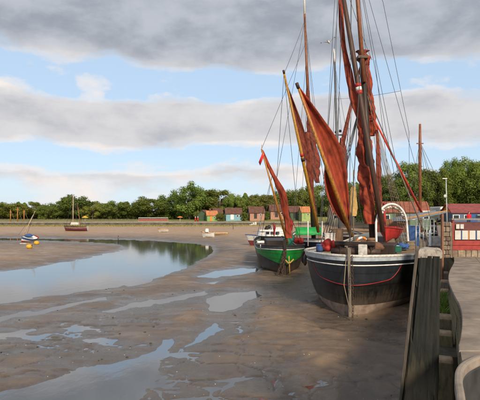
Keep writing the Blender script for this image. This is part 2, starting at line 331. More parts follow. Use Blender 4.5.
def mud_material():
    m = bpy.data.materials.new('wet_mud'); m.use_nodes = True; t = m.node_tree; b = t.nodes['Principled BSDF']; n = t.nodes.new; l = t.links.new
    g = n('ShaderNodeNewGeometry'); sp = n('ShaderNodeSeparateXYZ'); l(g.outputs['Position'], sp.inputs[0])
    def noise(scale, det, ro=.6, st=(1, 1, 1)):
        mp = n('ShaderNodeMapping'); mp.inputs['Scale'].default_value = st; l(g.outputs['Position'], mp.inputs[0])
        x = n('ShaderNodeTexNoise'); x.inputs['Scale'].default_value = scale; x.inputs['Detail'].default_value = det; x.inputs['Roughness'].default_value = ro; l(mp.outputs[0], x.inputs['Vector']); return x.outputs['Fac']
    def M(op, a, bb):
        k = n('ShaderNodeMath'); k.operation = op
        for i, v in enumerate((a, bb)):
            if isinstance(v, (int, float)): k.inputs[i].default_value = v
            else: l(v, k.inputs[i])
        return k.outputs[0]
    big = noise(.35, 5); mid = noise(2.2, 8, .65); fine = noise(14, 8, .7)
    dry = n('ShaderNodeMapRange'); l(M('ADD', sp.outputs[2], M('MULTIPLY', M('SUBTRACT', big, .5), .30)), dry.inputs[0]); dry.inputs['From Min'].default_value = .02; dry.inputs['From Max'].default_value = .42
    r1 = n('ShaderNodeValToRGB'); e = r1.color_ramp.elements; e[0].position = .3; e[1].position = .72
    e[0].color = (.060, .047, .037, 1); e[1].color = (.132, .103, .081, 1); l(M('ADD', M('MULTIPLY', mid, .6), M('MULTIPLY', fine, .4)), r1.inputs[0])
    r2 = n('ShaderNodeValToRGB'); e = r2.color_ramp.elements; e[0].position = .3; e[1].position = .7
    e[0].color = (.30, .185, .10, 1); e[1].color = (.47, .31, .175, 1); l(mid, r2.inputs[0])
    mx = n('ShaderNodeMixRGB'); l(dry.outputs[0], mx.inputs[0]); l(r1.outputs[0], mx.inputs[1]); l(r2.outputs[0], mx.inputs[2])
    # weed and green slime under the far sea wall and on the creek edge
    wd = n('ShaderNodeMapRange'); l(M('ADD', sp.outputs[1], M('MULTIPLY', mid, 3.0)), wd.inputs[0]); wd.inputs['From Min'].default_value = SHORE-1.5; wd.inputs['From Max'].default_value = SHORE+1.5
    mg = n('ShaderNodeMixRGB'); l(wd.outputs[0], mg.inputs[0]); l(mx.outputs[0], mg.inputs[1]); mg.inputs[2].default_value = (.15, .17, .035, 1)
    l(mg.outputs[0], b.inputs['Base Color'])
    wet = n('ShaderNodeMapRange'); l(M('ADD', sp.outputs[2], M('MULTIPLY', M('SUBTRACT', mid, .5), .10)), wet.inputs[0])
    wet.inputs['From Min'].default_value = -.005; wet.inputs['From Max'].default_value = .11; wet.inputs['To Min'].default_value = .16; wet.inputs['To Max'].default_value = .60
    stk = noise(.9, 6, .6, (.55, 1.5, 1)); sr = n('ShaderNodeMapRange'); l(stk, sr.inputs[0]); sr.inputs['From Min'].default_value = .50; sr.inputs['From Max'].default_value = .62; sr.inputs['To Min'].default_value = 0; sr.inputs['To Max'].default_value = -.30
    l(M('MAXIMUM', M('ADD', M('ADD', wet.outputs[0], sr.outputs[0]), M('MULTIPLY', M('SUBTRACT', fine, .5), .35)), .13), b.inputs['Roughness']); b.inputs['IOR'].default_value = 1.6; b.inputs['Specular IOR Level'].default_value = .5
    bp = n('ShaderNodeBump'); bp.inputs['Strength'].default_value = .8; bp.inputs['Distance'].default_value = .03
    l(M('ADD', M('MULTIPLY', fine, .6), M('ADD', mid, M('MULTIPLY', noise(60, 4), .15))), bp.inputs['Height']); l(bp.outputs[0], b.inputs['Normal']); return m
mud.data.materials.append(mud_material())

def water_material():
    m = bpy.data.materials.new('creek_water'); m.use_nodes = True; t = m.node_tree; b = t.nodes['Principled BSDF']; n = t.nodes.new; l = t.links.new
    b.inputs['Base Color'].default_value = (.045, .043, .040, 1); b.inputs['Roughness'].default_value = .06; b.inputs['IOR'].default_value = 3.3; b.inputs['Specular IOR Level'].default_value = .6
    g = n('ShaderNodeNewGeometry'); mp = n('ShaderNodeMapping'); mp.inputs['Scale'].default_value = (1, .6, 1); l(g.outputs['Position'], mp.inputs[0])
    x = n('ShaderNodeTexNoise'); x.inputs['Scale'].default_value = 2.6; x.inputs['Detail'].default_value = 5; l(mp.outputs[0], x.inputs['Vector'])
    bp = n('ShaderNodeBump'); bp.inputs['Strength'].default_value = .06; bp.inputs['Distance'].default_value = .05; l(x.outputs['Fac'], bp.inputs['Height']); l(bp.outputs[0], b.inputs['Normal']); return m
wm = MB(); wm.add([(-190, 1.4, 0), (60, 1.4, 0), (60, SHORE+3, 0), (-190, SHORE+3, 0)], [(0, 1, 2, 3)])
structure(wm.build('creek_water', water_material()))
gm = MB(); gm.add([(-3000, -300, -1.2), (3000, -300, -1.2), (3000, 4500, -1.2), (-3000, 4500, -1.2)], [(0, 1, 2, 3)])
structure(gm.build('estuary_ground', mat('estuary_mud', (.14, .10, .075), .8, .3, .05)))

# land: the park on the far shore and the ground behind the quay
M_grass = mat('park_grass', (.13, .16, .035), .9, .45, .25, col2=(.30, .27, .08), detail=9)
LZ = 1.75
lm = MB(); q0 = 62.0
poly = [(-700, SHORE+1.2), (QX(SHORE)+.6, SHORE+1.2), (QX(q0)+.6, q0), (900, q0), (900, 4400), (-2500, 4400), (-2500, SHORE+1.2)]
lm.add([(x, y, LZ) for x, y in poly], [tuple(range(len(poly)))])
structure(lm.build('park_land', M_grass))
# promenade path on the sea wall
pm = MB(); pm.box((-150+20, SHORE+3.4, LZ+.02), (480, 3.6, .06)); structure(pm.build('promenade_path', mat('path_gravel', (.38, .32, .25), .9, .2, 1)))
# grassy bank before the trees
bk = MB(); rows = []
for i in range(7):
    t = i/6; rows.append([Vector((x, SHORE+14+t*16, LZ-.05+(.5+1.1*max(0, math.sin((x+12)*.04)))*math.sin(t*math.pi*.5)*.75)) for x in np.linspace(-170, 60, 90)])
bk.grid(rows); structure(bk.build('grass_bank', M_grass))

# ------------------------------------------------------------------ far sea wall
M_wall = mat('sea_wall_stone', (.09, .08, .07), .85, .45, .8, col2=(.17, .15, .13), bump=.3)
sw = thing('sea_wall', 'long low grey stone sea wall along the far shore below the park', 'wall', (-60, SHORE+.6, 0))
mb = MB(); mb.box((-75, SHORE+.6, .9), (250, .9, 1.5)); mb.build('wall_face', M_wall, sw)
mb = MB(); mb.box((-75, SHORE+.62, 1.74), (250.2, 1.15, .16)); mb.build('coping', mat('coping_stone', (.30, .27, .23), .8, .3, 1), sw)
for i in range(48):
    mb = MB(); mb.box((-150+i*3.6, SHORE+.08, .8), (.35, .18, 1.4)); mb.build('buttress', M_wall, sw)

# ================================================================== quay
QZ = 2.5
edge_px = [(453.5, 256), (454, 262), (449.5, 271), (448.5, 280), (453, 292), (459.5, 305), (462, 318), (461, 333), (458, 346)]
edge = [Vector(((px-CX)/FPX*768/(py-HY), 768/(py-HY), 0)) for px, py in edge_px][::-1]     # near to far
_ec = [Vector((p.x-.406*p.y, p.y, 0)) for p in edge]
_sm = curve(_ec, 80); _ey = [p.y for p in _sm]; _ex = [p.x+.406*p.y for p in _sm]
def edge_x(Y):
    if Y <= edge[0].y: return edge[0].x+(Y-edge[0].y)*.406
    if Y <= edge[-1].y: return float(np.interp(Y, _ey, _ex))
    return QX(Y)+.45*max(0, 1-(Y-edge[-1].y)/6)
M_conc = mat('quay_concrete', (.19, .155, .125), .9, .28, 2.4, col2=(.31, .26, .215), bump=.6, rnd=.10)
M_conc2 = mat('quay_core', (.20, .17, .14), .9, .3, 2, bump=.3)
M_moss = mat('mossy_timber', (.085, .092, .034), .85, .4, 5, col2=(.23, .18, .11), bump=.5, stretchv=(2, 2, .7))
M_timb = mat('weathered_timber', (.16, .125, .095), .85, .4, 6, col2=(.26, .21, .165), bump=.4, stretchv=(3, 3, .6))
M_lit_top = mat('lit_pile_top_wood', (.36, .26, .17), .85, .35, 9, bump=.4)  # worn pile tops, sunlight on them put into the paler colour
qm = MB(); ys = [5.55+i*.42 for i in range(31)]+[19, 22, 28, 40, 62]
pl = [(edge_x(y)+.10, y) for y in ys]+[(95, 62), (70, 5.55)]
qm.prism(pl, -1.2, QZ-.085)
quay = structure(qm.build('quay', M_conc2))
# concrete paving slabs on top, each its own piece
yrow = [5.58, 7.25, 8.8, 10.7, 13.2, 15.6, 18.0, 20.6, 23.4]
for i, (y0, y1) in enumerate(zip(yrow, yrow[1:])):
    for k in range(4):
        n = 7 if k == 0 else 1; yy = [lerp(y0+.014, y1-.014, j/n) for j in range(n+1)]
        wdt = 1.9; xa = (lambda y: edge_x(y)) if k == 0 else (lambda y: QX(y)+.35+k*wdt-.95+.012)
        xb = lambda y: QX(y)+.35+(k+1)*wdt-.95
        poly = [(xa(y), y) for y in yy]+[(xb(y), y) for y in yy[::-1]]
        mb = MB(); mb.prism(poly[::-1], QZ-.08, QZ+random.uniform(-.006, .006)); mb.build('paving_slab', M_conc, quay, bevel=.012)
mb = MB(); mb.add([(QX(23.45)+.1, 23.45, QZ-.01), (30, 23.45, QZ-.01), (90, 62, QZ-.01), (QX(62)+.1, 62, QZ-.01)], [(0, 1, 2, 3)]); mb.build('quay_paving', M_conc, quay)
mb = MB(); mb.prism([(QX(18)+7, 5.6), (60, 5.6), (60, 23.4), (QX(23)+7, 23.4)], QZ-.08, QZ-.004); mb.build('quay_paving', M_conc, quay)
# plank facing below the slab edge
for r in range(9):
    zc = 2.26-r*.235; y = 6.0+random.uniform(0, 1)
    while y < 20:
        y1 = y+random.uniform(2.0, 2.9); a = Vector((edge_x(y)+.05, y, zc)); b = Vector((edge_x(y1)+.05, y1, zc))
        d = (b-a); rz = math.atan2(d.y, d.x); mb = MB(); mb.box((a+b)/2+Vector((random.uniform(-.012, .012), 0, 0)), (d.length-.015, .07, .215), rz); mb.build('wall_plank', M_moss, quay); y = y1
# curved coping round the ladder recess at the near corner
kc = curve([(1.05, 2.2, 0), (1.45, 3.2, 0), (1.83, 4.06, 0), (2.01, 4.50, 0), (2.19, 4.85, 0), (2.42, 5.12, 0), (2.75, 5.36, 0), (3.3, 5.5, 0), (4.2, 5.5, 0)], 40)
for z0, z1, w0, w1, nm, mt in ((.9, QZ-.06, .01, .06, 'recess_wall', mat('dark_concrete', (.05, .052, .05), .5, .4, 3)), (QZ-.06, QZ+.05, 0, .07, 'coping_kerb', mat('kerb_stone', (.25, .21, .175), .8, .3, 4, bump=.3))):
    mb = MB(); rows = []
    for i, p in enumerate(kc):
        d = (kc[min(i+1, 40)]-kc[max(i-1, 0)]).normalized(); nn = Vector((d.y, -d.x, 0))
        a, b = p+nn*w0, p+nn*w1; rows.append([Vector((a.x, a.y, z0)), Vector((a.x, a.y, z1)), Vector((b.x, b.y, z1)), Vector((b.x, b.y, z0))])
    mb.grid(rows, close=True, smooth=False); mb.build(nm, mt, quay, bevel=.02)
mb = MB(); mb.prism([(1.1, 2.1), (6, 2.1), (6, 5.5), (2.9, 5.5), (2.2, 5.1), (1.9, 4.3)], -.9, 1.5); mb.build('recess_floor', mat('dark_concrete', (.05, .052, .05), .5, .4, 3), quay)  # recess floor and wall in a darker concrete colour
fp = [(p.x+.01, p.y) for p in kc[19:]]+[(4.2, 5.6), (edge_x(5.62)+.02, 5.62), (edge_x(5.3), 5.25)]; mb = MB(); mb.prism(fp[::-1], .9, QZ-.012); mb.build('quay_corner', M_conc, quay)
for i in range(4):
    mb = MB(); mb.box((4.0+i*.0, 5.15-i*.42, 1.62+i*.0-i*.03), (3.2, .36, .2)); mb.build('recess_step', M_conc2, quay)

# ------------------------------------------------------------------ piles along the quay
def pile(px0, px1, ytop, Y, label, zb=-.4, dep=None, mt=None):
    c = P((px0+px1)/2, ytop, Y); wd = (px1-px0)/FPX*Y; dep = dep or wd*.9
    t = thing('timber_pile', label, 'pile', (c.x, Y, 0), 'timber piles standing along the quay face')
    rz = math.atan2(-.376, .926); mb = MB(); mb.box((c.x, Y, (c.z-.05+zb)/2), (wd, dep, c.z-.05-zb), rz); mb.build('post', mt or M_moss, t, bevel=.03)
    mb = MB(); mb.box((c.x, Y, c.z-.045), (wd*1.01, dep*1.01, .10), rz, taper=.88); mb.build('worn_lit_top', M_lit_top, t, bevel=.035)
    return t
pile(437, 453, 357, 7.67, 'short mossy timber pile just right of the tall pile, nearest of the row')
pile(437, 452.5, 331, 9.4, 'short mossy timber pile, second in the row behind the tall pile')
pile(437, 455, 315, 10.8, 'wide short timber pile just in front of the green weeds')
pile(440.5, 449, 289, 14.5, 'small timber pile top just behind the green weeds')
pile(440.5, 449, 280, 16.2, 'small timber pile top, second behind the green weeds', mt=M_timb)
pile(441, 449, 271.5, 18.7, 'small timber pile top, third behind the green weeds', mt=M_timb)
pile(441.5, 449, 264.5, 21.5, 'farthest small timber pile top, below the rubble pier', mt=M_timb)
# earth ledge with weeds between piles and wall
mb = MB(); mb.prism([(QX(8.5)-.10, 8.6), (edge_x(8.6)+.06, 8.6), (edge_x(13)+.06, 13), (edge_x(17)+.06, 17), (QX(17)-.05, 17), (QX(12)-.05, 12)], -.5, 1.52)
structure(mb.build('quay_ledge', mat('ledge_earth', (.07, .06, .04), .95, .4, 5, bump=.5)))
wb = MB()
for i in range(1500):
    y = random.triangular(10.9, 15, 12.2); x = random.uniform(QX(y)-.02, edge_x(y)+.03); h = random.uniform(.12, .42)*(1.15 if 11 < y < 13.5 else .6); a = random.uniform(0, 6.28); l = Vector((math.cos(a), math.sin(a), 0)); q = Vector((-l.y, l.x, 0))*random.uniform(.008, .02)
    b = Vector((x, y, 1.5)); wb.add([b-q, b+q, b+l*h*.2+q*.8+Vector((0, 0, h*.7)), b+l*h*.2-q*.8+Vector((0, 0, h*.7)), b+l*h*.5+Vector((0, 0, h))], [(0, 1, 2, 3), (3, 2, 4)])
wo_ = stuff(wb.build('weeds', mat('weed_leaf', (.13, .24, .03), .7, .5, 6, col2=(.22, .30, .05), trans=.3))); tag(wo_, 'tuft of bright green weeds growing between quay piles and wall', 'weeds')

# tall mooring pile
Yp = 6.2
t = thing('mooring_pile', 'tall dark tapered timber mooring pile with pale worn top at the near quay corner', 'pile', (2.5, Yp, 0))
def lev(py, pxl, pxr, grow=0):
    a = P(pxl, py, Yp); b = P(pxr, py, Yp-.14); b.z = a.z; ax = Vector((.376, .926, 0))*.42
    o = (b-a).normalized()*grow; return [a-o, b+o, b+o+ax, a-o+ax]
levs = []; NS = 14
for i in range(64):
    py = lerp(255.5, 560, i/63); q4 = lev(py, lerp(415.5, 381, (py-250)/310)+3.4, lerp(440.5, 435, (py-250)/310)); row = []
    cen = (q4[0]+q4[2])/2
    for e_ in range(4):
        for k in range(NS):
            p = lerp(q4[e_], q4[(e_+1) % 4], k/NS); d_ = (p-cen); d_.z = 0; u_ = e_*NS+k
            g_ = mnoise.noise(Vector((u_*.55, i*.06, 1.3)))*.011+mnoise.noise(Vector((u_*1.7, i*.03, 7.1)))*.008+mnoise.noise(Vector((u_*.2, i*.3, 4)))*.006
            if k == 0: g_ -= .016+.012*mnoise.noise(Vector((e_*9, i*.4, 2)))
            if mnoise.noise(Vector((u_*2.3, i*.045, 11))) > .42: g_ -= .022
            row.append(p+d_.normalized()*g_)
    levs.append(row)
def tarred():
    m = mat('tarred_pile', (.007, .010, .009), .8, .5, 4.2, col2=(.022, .024, .019), bump=.8, stretchv=(2.5, 2.5, .5))
    t_ = m.node_tree; n = t_.nodes.new; l = t_.links.new; b = t_.nodes['Principled BSDF']; src = b.inputs['Base Color'].links[0].from_socket
    g = n('ShaderNodeNewGeometry'); s = n('ShaderNodeSeparateXYZ'); l(g.outputs['Position'], s.inputs[0]); x = n('ShaderNodeTexNoise'); x.inputs['Scale'].default_value = 5; x.inputs['Detail'].default_value = 8; x.inputs['Roughness'].default_value = .7
    mp = n('ShaderNodeMapping'); mp.inputs['Scale'].default_value = (3, 3, .35); l(g.outputs['Position'], mp.inputs[0]); l(mp.outputs[0], x.inputs['Vector'])
    a = n('ShaderNodeMath'); a.operation = 'MULTIPLY_ADD'; l(x.outputs['Fac'], a.inputs[0]); a.inputs[1].default_value = 1.3; l(s.outputs[2], a.inputs[2])
    r = n('ShaderNodeMapRange'); l(a.outputs[0], r.inputs[0]); r.inputs['From Min'].default_value = 2.50; r.inputs['From Max'].default_value = 2.88; r.inputs['To Min'].default_value = 1; r.inputs['To Max'].default_value = 0
    k = n('ShaderNodeMixRGB'); l(r.outputs[0], k.inputs[0]); l(src, k.inputs[1])
    r2 = n('ShaderNodeValToRGB'); e = r2.color_ramp.elements; e[0].position = .35; e[1].position = .65; e[0].color = (.035, .034, .016, 1); e[1].color = (.16, .135, .095, 1); l(x.outputs['Fac'], r2.inputs[0]); l(r2.outputs[0], k.inputs[2]); l(k.outputs[0], b.inputs['Base Color']); return m
mb = MB(); mb.grid(levs, close=True, smooth=False); mb.add(levs[0], [tuple(range(4*NS))]); mb.build('post', tarred(), t)
mb = MB(); cl = []
for py_, a_, b_, gr in ((257.8, 417.2, 441.0, .004), (255.5, 417, 441.5, .006), (252.5, 417.4, 441.8, .006), (250.0, 419, 441, -.005), (248.8, 422, 439.5, -.03)):
    q4 = lev(py_, a_, b_, gr); row = []
    for e_ in range(4):
        for k in range(8):
            p = lerp(q4[e_], q4[(e_+1) % 4], k/8); row.append(p+Vector((mnoise.noise(p*11)*.012, mnoise.noise(p*9+Vector((5, 0, 0)))*.012, mnoise.noise(p*14+Vector((0, 5, 0)))*.016)))
    cl.append(row)
mb.grid(cl, close=True, smooth=False); mb.add(cl[-1], [tuple(range(31, -1, -1))])
mb.build('worn_cap', mat('bleached_cap', (.33, .29, .245), .85, .35, 14, bump=.6, col2=(.52, .48, .42)), t)
bt = []
for py in (250, 300, 350, 400, 450, 560):
    xl = lerp(415.5, 381, (py-250)/310); a = P(xl, py, Yp-.01); b = P(xl+3.3, py, Yp-.03); b.z = a.z; ax = Vector((.376, .926, 0))*.16; bt.append([a, b, b+ax, a+ax])
mb = MB(); mb.grid(bt, close=True, smooth=False); mb.add(bt[0], [(0, 1, 2, 3)]); mb.build('rubbing_batten', mat('grey_batten', (.085, .072, .058), .85, .5, 7, bump=.5, stretchv=(3, 3, .5)), t, bevel=.01)

# slender post, white-headed pile, rubble pier, notice stand
t = thing('slender_post', 'slender brown timber post standing between white pile head and rubble pier', 'post', G(442, 17, QZ))
mb = MB(); a = P(442.2, 264, 17); mb.box((a.x, 17, (P(442, 214, 17).z+.5)/2), (.07, .07, P(442, 214, 17).z-.5), .4); mb.build('post', mat('red_brown_timber', (.20, .10, .06), .8, .3, 8), t)
t = thing('mooring_pile', 'pile with white-painted square head beyond the tall mooring pile', 'pile', G(435, 19, 0))
a = P(435, 236, 19); mb = MB(); mb.box((a.x, 19, (a.z-.4)/2), (.40, .34, a.z+.4), -.38); mb.build('post', M_timb, t, bevel=.02)
mb = MB(); mb.box((a.x, 19, P(435, 241, 19).z), (.44, .38, .38), -.38); mb.build('white_head', M_offw, t, bevel=.03)
mb = MB(); mb.box((P(429.5, 0, 19).x, 18.95, P(0, 238, 19).z), (.10, .3, .62), -.38); mb.build('blue_board', mat('pale_blue_paint', (.38, .45, .52), .6, .3, 8), t, bevel=.01)
pr = thing('rubble_pier', 'short brown rubble stone pier on the quay beside the red notice stand', 'pier', G(447.5, 17.3, QZ))
M_stone = mat('rubble_stone', (.20, .14, .10), .9, .4, 6, col2=(.30, .24, .18), bump=.5, rnd=.35)
mb = MB(); c = G(447.7, 17.4); mb.box((c.x, 17.4, QZ+.62), (.30, .5, 1.24), -.39); mb.build('core', mat('pier_mortar', (.17, .14, .11), .95, .3, 6), pr)
zz = QZ
while zz < 3.75:
    hh = random.uniform(.12, .19); x0 = 443.2
    while x0 < 451.5:
        wpx = random.uniform(2.6, 5.2); x1 = min(x0+wpx, 452.2); cc = P((x0+x1)/2, 0, 17.05)
        mb = MB(); mb.box((cc.x, 17.15+random.uniform(-.02, .02), zz+hh/2), ((x1-x0)/FPX*17-.012, .2, hh-.014), -.3); mb.build('stone', M_stone, pr, bevel=.02); x0 = x1
    for yk in (17.35, 17.6):
        mb = MB(); mb.box((P(443.5, 0, 17.4).x+.01+(yk-17.4)*.4, yk, zz+hh/2), (.1, .24, hh-.014), -.39); mb.build('stone', M_stone, pr, bevel=.02)
    zz += hh
ns = thing('notice_stand', 'red timber notice stand with white panels on a low stone plinth', 'notice stand', G(465, 17.6, QZ))
def pbox(mb, x0, x1, y0, y1, Y, th):   # upright box that spans a patch of the view at distance Y
    a = P(x0, y1, Y); b = P(x1, y0, Y); return mb.box(((a.x+b.x)/2, Y+th/2, (a.z+b.z)/2), (b.x-a.x, th, b.z-a.z))
x = 452.4
while x < 500:
    w_ = random.uniform(5, 9); mb = MB(); pbox(mb, x+.15, x+w_-.15, 250.4, 258.2, 17.5, .45); mb.build('plinth_stone', M_stone, ns, bevel=.02); x += w_
M_rt = mat('red_timber', (.28, .035, .03), .65, .35, 6, bump=.2)
for y0, y1 in ((240.6, 245.3), (245.6, 250.2)):
    mb = MB(); pbox(mb, 452.6, 500, y0, y1, 17.58, .3); mb.build('red_board', M_rt, ns, bevel=.008)
mb = MB(); pbox(mb, 452.6, 500, 222, 240.4, 17.72, .06); mb.build('backboard', mat('dark_red_board', (.12, .04, .035), .7, .3, 5), ns)
for x0 in (453.2, 453.2+47):
    mb = MB(); pbox(mb, x0-.7, x0+.9, 219, 240.4, 17.62, .1); mb.build('upright', M_rt, ns)
mb = MB(); pbox(mb, 452, 500, 218.4, 220, 17.58, .24); mb.build('top_rail', mat('grey_timber', (.22, .2, .18), .8, .3, 8), ns)
M_paper = mat('notice_panel', (.60, .60, .56), .6, .12, 5, col2=(.46, .47, .46), thr=(.5, .62))
for i, x0 in enumerate((455, 462.2, 469.6, 477, 484)):
    mb = MB(); pbox(mb, x0, x0+6.2, 230.6, 239.6, 17.64, .04); p_ = mb.build('notice_panel', M_paper, ns, bevel=.004)
    mb = MB(); pbox(mb, x0+6.3, x0+7.0, 230.4, 239.8, 17.62, .06); mb.build('divider', M_blue if i % 2 == 0 else M_orange, ns)
for x0 in (456.2, 460.4):
    mb = MB(); pbox(mb, x0, x0+3.4, 224.2, 228.8, 17.66, .04); mb.build('small_notice', M_paper, ns)

# ------------------------------------------------------------------ gangway and guard rail further along the quay
t = thing('gangway', 'long grey gangway with rails sloping from the quay down to the boat astern', 'gangway', G(440, 40, QZ))
a, b = P(441, 212, 44), P(398, 220, 36)
ax = (b-a).normalized(); sd_ = Vector((-ax.y, ax.x, 0)).normalized()*.45
mb = MB(); mb.slab([a-sd_, a+sd_, b+sd_, b-sd_], (0, 0, 1), .16); mb.build('walkway', mat('gangway_deck', (.20, .24, .30), .6, .3, 4), t)
for sgn in (-1, 1):
    mb = MB(); mb.slab([a+sd_*sgn*1.02+Vector((0, 0, .10)), a+sd_*sgn*1.1+Vector((0, 0, .10)), b+sd_*sgn*1.1+Vector((0, 0, .10)), b+sd_*sgn*1.02+Vector((0, 0, .10))], (0, 0, 1), .14); mb.build('side_beam', mat('tan_timber', (.36, .22, .11), .8, .3, 5) if sgn > 0 else M_steel, t)
t = thing('guard_rail', 'grey metal guard rail on the quay edge below the gangway', 'railing', G(425, 30, QZ))
for i in range(6):
    Y = 26+i*2; p = G(lerp(416, 434, i/5), Y, 0); zt = P(0, 219, Y).z
    mb = MB(); mb.tube([(p.x, Y, 1.4), (p.x, Y, zt)], .035, 6); mb.build('post', M_steel, t)
for zpy in (219, 226, 233):
    mb = MB(); mb.tube([P(lerp(416, 434, i/5), zpy, 26+i*2) for i in range(6)], .026, 6); mb.build('rail', M_steel, t)

# ================================================================== boats
class Hull:
    def __init__(s, O, D, L, B, H, Lb=5, rake=.3, mid=.13, bow=.5, stern=.6, sheer=.16, fine=.6, z0=-.12, heel=0):
        s.O = Vector((O[0], O[1], 0)); s.D = Vector((D[0], D[1], 0)).normalized(); s.Rv = Vector((s.D.y, -s.D.x, 0)); s.L, s.B, s.H, s.Lb, s.rake = L, B, H, Lb, rake
        s.mid, s.bow, s.stern, s.sheer, s.fine, s.z0, s.heel = mid, bow, stern, sheer, fine, z0, heel
    def pos(s, a, w, z):
        if s.heel: w, z = w*math.cos(s.heel)+z*math.sin(s.heel), z*math.cos(s.heel)-w*math.sin(s.heel)
        return s.O+s.D*a+s.Rv*w+Vector((0, 0, z))
    def half(s, a, t):
        m = min(1, max(0, a)/s.Lb); fb = math.sin(math.pi/2*m)**s.fine; e = max(0, (a-(s.L-s.L*.3))/(s.L*.3)); fs = 1-(1-s.stern)*e*e
        p = lerp(s.bow, s.mid, m**.7)+e*e*.25; return s.B*fb*fs*(max(t, 0)**p)
    def top(s, a): return s.H*(1-s.sheer*math.sin(math.pi*min(1, max(0, a/s.L))*.9)**1.2)
    def pt(s, a, t, side, off=0):
        return s.pos(a-s.rake*t*(1-a/s.L)-off*(1-min(1, a/s.Lb)), side*(s.half(a, t)+off), s.z0+t*(s.top(a)-s.z0))
    def stations(s, a1, n=26):
        q = [a1*(k/n)**2.0 for k in range(n+1)]; return [(a, -1) for a in q[::-1]]+[(a, 1) for a in q[1:]]
    def strip(s, t0, t1, a1, off=.0, nt=6, n=26, a0=None):
        f0 = t0 if callable(t0) else (lambda a: t0); f1 = t1 if callable(t1) else (lambda a: t1); mb = MB(); rows = []
        st = s.stations(a1, n)
        for j in range(nt+1): rows.append([s.pt(a, lerp(f0(a), f1(a), j/nt), sd, off) for a, sd in st])
        return mb.grid(rows)
    def line(s, tf, a1, r, off=.0, n=26):
        f = tf if callable(tf) else (lambda a: tf); return MB().tube([s.pt(a, f(a), sd, off) for a, sd in s.stations(a1, n)], r, 6)
    def deck(s, t, a0=.25):
        rows = []
        for i in range(31):
            a = lerp(a0, s.L, i/30); rows.append([s.pos(a-s.rake*t, w*s.half(a, t)*.985, s.z0+t*(s.top(a)-s.z0)) for w in (-1, -.5, 0, .5, 1)])
        return MB().grid(rows, smooth=False)
    def transom(s):
        pts = [s.pt(s.L, k/10, -1) for k in range(10, -1, -1)]+[s.pt(s.L, k/10, 1) for k in range(1, 11)]; return MB().add(pts, [tuple(range(len(pts)))])

def bundle(path, rad, seed=0, n=24, lump=.22, steps=34, flat=.8):
    """a furled or brailed sail: a lumpy creased roll of cloth"""
    pts = curve(path, steps); rs = [lerp(rad[min(int(i/steps*(len(rad)-1)), len(rad)-2)], rad[min(int(i/steps*(len(rad)-1))+1, len(rad)-1)], (i/steps*(len(rad)-1)) % 1 if i < steps else 1) for i in range(steps+1)]
    mb = MB(); rows = []
    for i, p in enumerate(pts):
        row = []
        for k in range(n):
            a = 2*math.pi*k/n; v = Vector((math.cos(a)*1.3, math.sin(a)*1.3+seed*7, i*.16))
            v2 = Vector((math.cos(a)*3.2, math.sin(a)*3.2+seed*5, i*.45)); f = rs[i]*(1+lump*2*mnoise.noise(v)+lump*.5*mnoise.noise(v2)+.11*math.sin(a*5+i*.25+seed)+.07*math.sin(a*9-i*.4)); row.append(p+Vector((math.cos(a)*f, math.sin(a)*f*flat, 0)))
        rows.append(row)
    mb.grid(rows, close=True); mb.add(rows[0], [tuple(range(n))]); mb.add(rows[-1], [tuple(range(n-1, -1, -1))]); return mb
def sail(edge_a, edge_b, belly, name, m, parent, n=24, k=8, seed=0):
    A, B = curve(edge_a, n), curve(edge_b, n); rows = []
    for i in range(n+1):
        row = []
        for j in range(k+1):
            u = j/k; p = lerp(A[i], B[i], u); p = p+Vector((0, 1, 0))*belly*math.sin(u*math.pi)*math.sin(i/n*math.pi)
            p = p+Vector((.0, 1, .0))*mnoise.noise(Vector((i*.12, j*.55, seed)))*.16*math.sin(u*math.pi); row.append(p)
        rows.append(row)
    o = MB().grid(rows).build(name, m, parent); s = o.modifiers.new('cloth', 'SOLIDIFY'); s.thickness = .035; return o
def spar(name, pts, r, m, parent, n=10): return MB().tube(pts, r, n).build(name, m, parent)
def ring(a, b, t, dt, r, name, m, parent):
    A, B = Vector(a), Vector(b); return MB().tube([lerp(A, B, t), lerp(A, B, t+dt)], r, 12).build(name, m, parent)
def chain(pts, name, m, parent, pitch=.13, r=.022):
    pts = curve(pts, 60); mb = MB(); acc = 0; k = 0
    for a, b in zip(pts, pts[1:]):
        acc += (b-a).length
        if acc > pitch:
            acc = 0; d = (b-a).normalized(); u = d.orthogonal().normalized() if k % 2 else d.cross(d.orthogonal().normalized()); k += 1
            mb.tube([a+d*math.cos(x)*pitch*.7+u*math.sin(x)*pitch*.38 for x in [i*math.pi/4 for i in range(9)]], r, 5, cap=False)
    return mb.build(name, m, parent)
def cleat_rail(h, t, parent, a1, every=1.1, hgt=.0): pass

QD = (.406, 1)
# ------------------------------------------------------------------ the black barge in front
O = G(350.5, 18.75); H = Hull(O, QD, 25, 2.85, 2.44, Lb=5.2, rake=.28, fine=.54, bow=.22, mid=.10, sheer=.13)
bb = thing('sailing_barge', 'large black sailing barge, bow-on against the quay, red outlined bow panels', 'barge', O, 'sailing barges lying on the mud')
H.strip(0, .25, 25, 0, 8).build('hull_bottom', M_bottom, bb)
topside = H.strip(.25, .87, 25, .004, 8).build('topsides', M_black, bb)
H.transom().build('transom', M_black, bb)
lo = lambda a: .555+.10*a/1.5+.17*max(0, (a-.9)/.6)**2.2
H.strip(lo, .845, 1.5, .018, 5).build('bow_panel', M_bluegrey, topside)
H.line(lo, 1.5, .017, .022).build('panel_outline', M_redl, topside)
for sd_ in (-1, 1):
    MB().tube([H.pt(1.5, lerp(.825, .845, k/4), sd_, .022) for k in range(5)], .02, 6).build('panel_outline', M_redl, topside)
H.line(.858, 25, .026, .02).build('rubbing_strake', M_white, bb)
H.strip(.872, .925, 25, .012, 2).build('sheer_band', M_bluegrey, bb)
H.strip(.925, 1.0, 25, .03, 2).build('bulwark_rail', M_rail, bb)
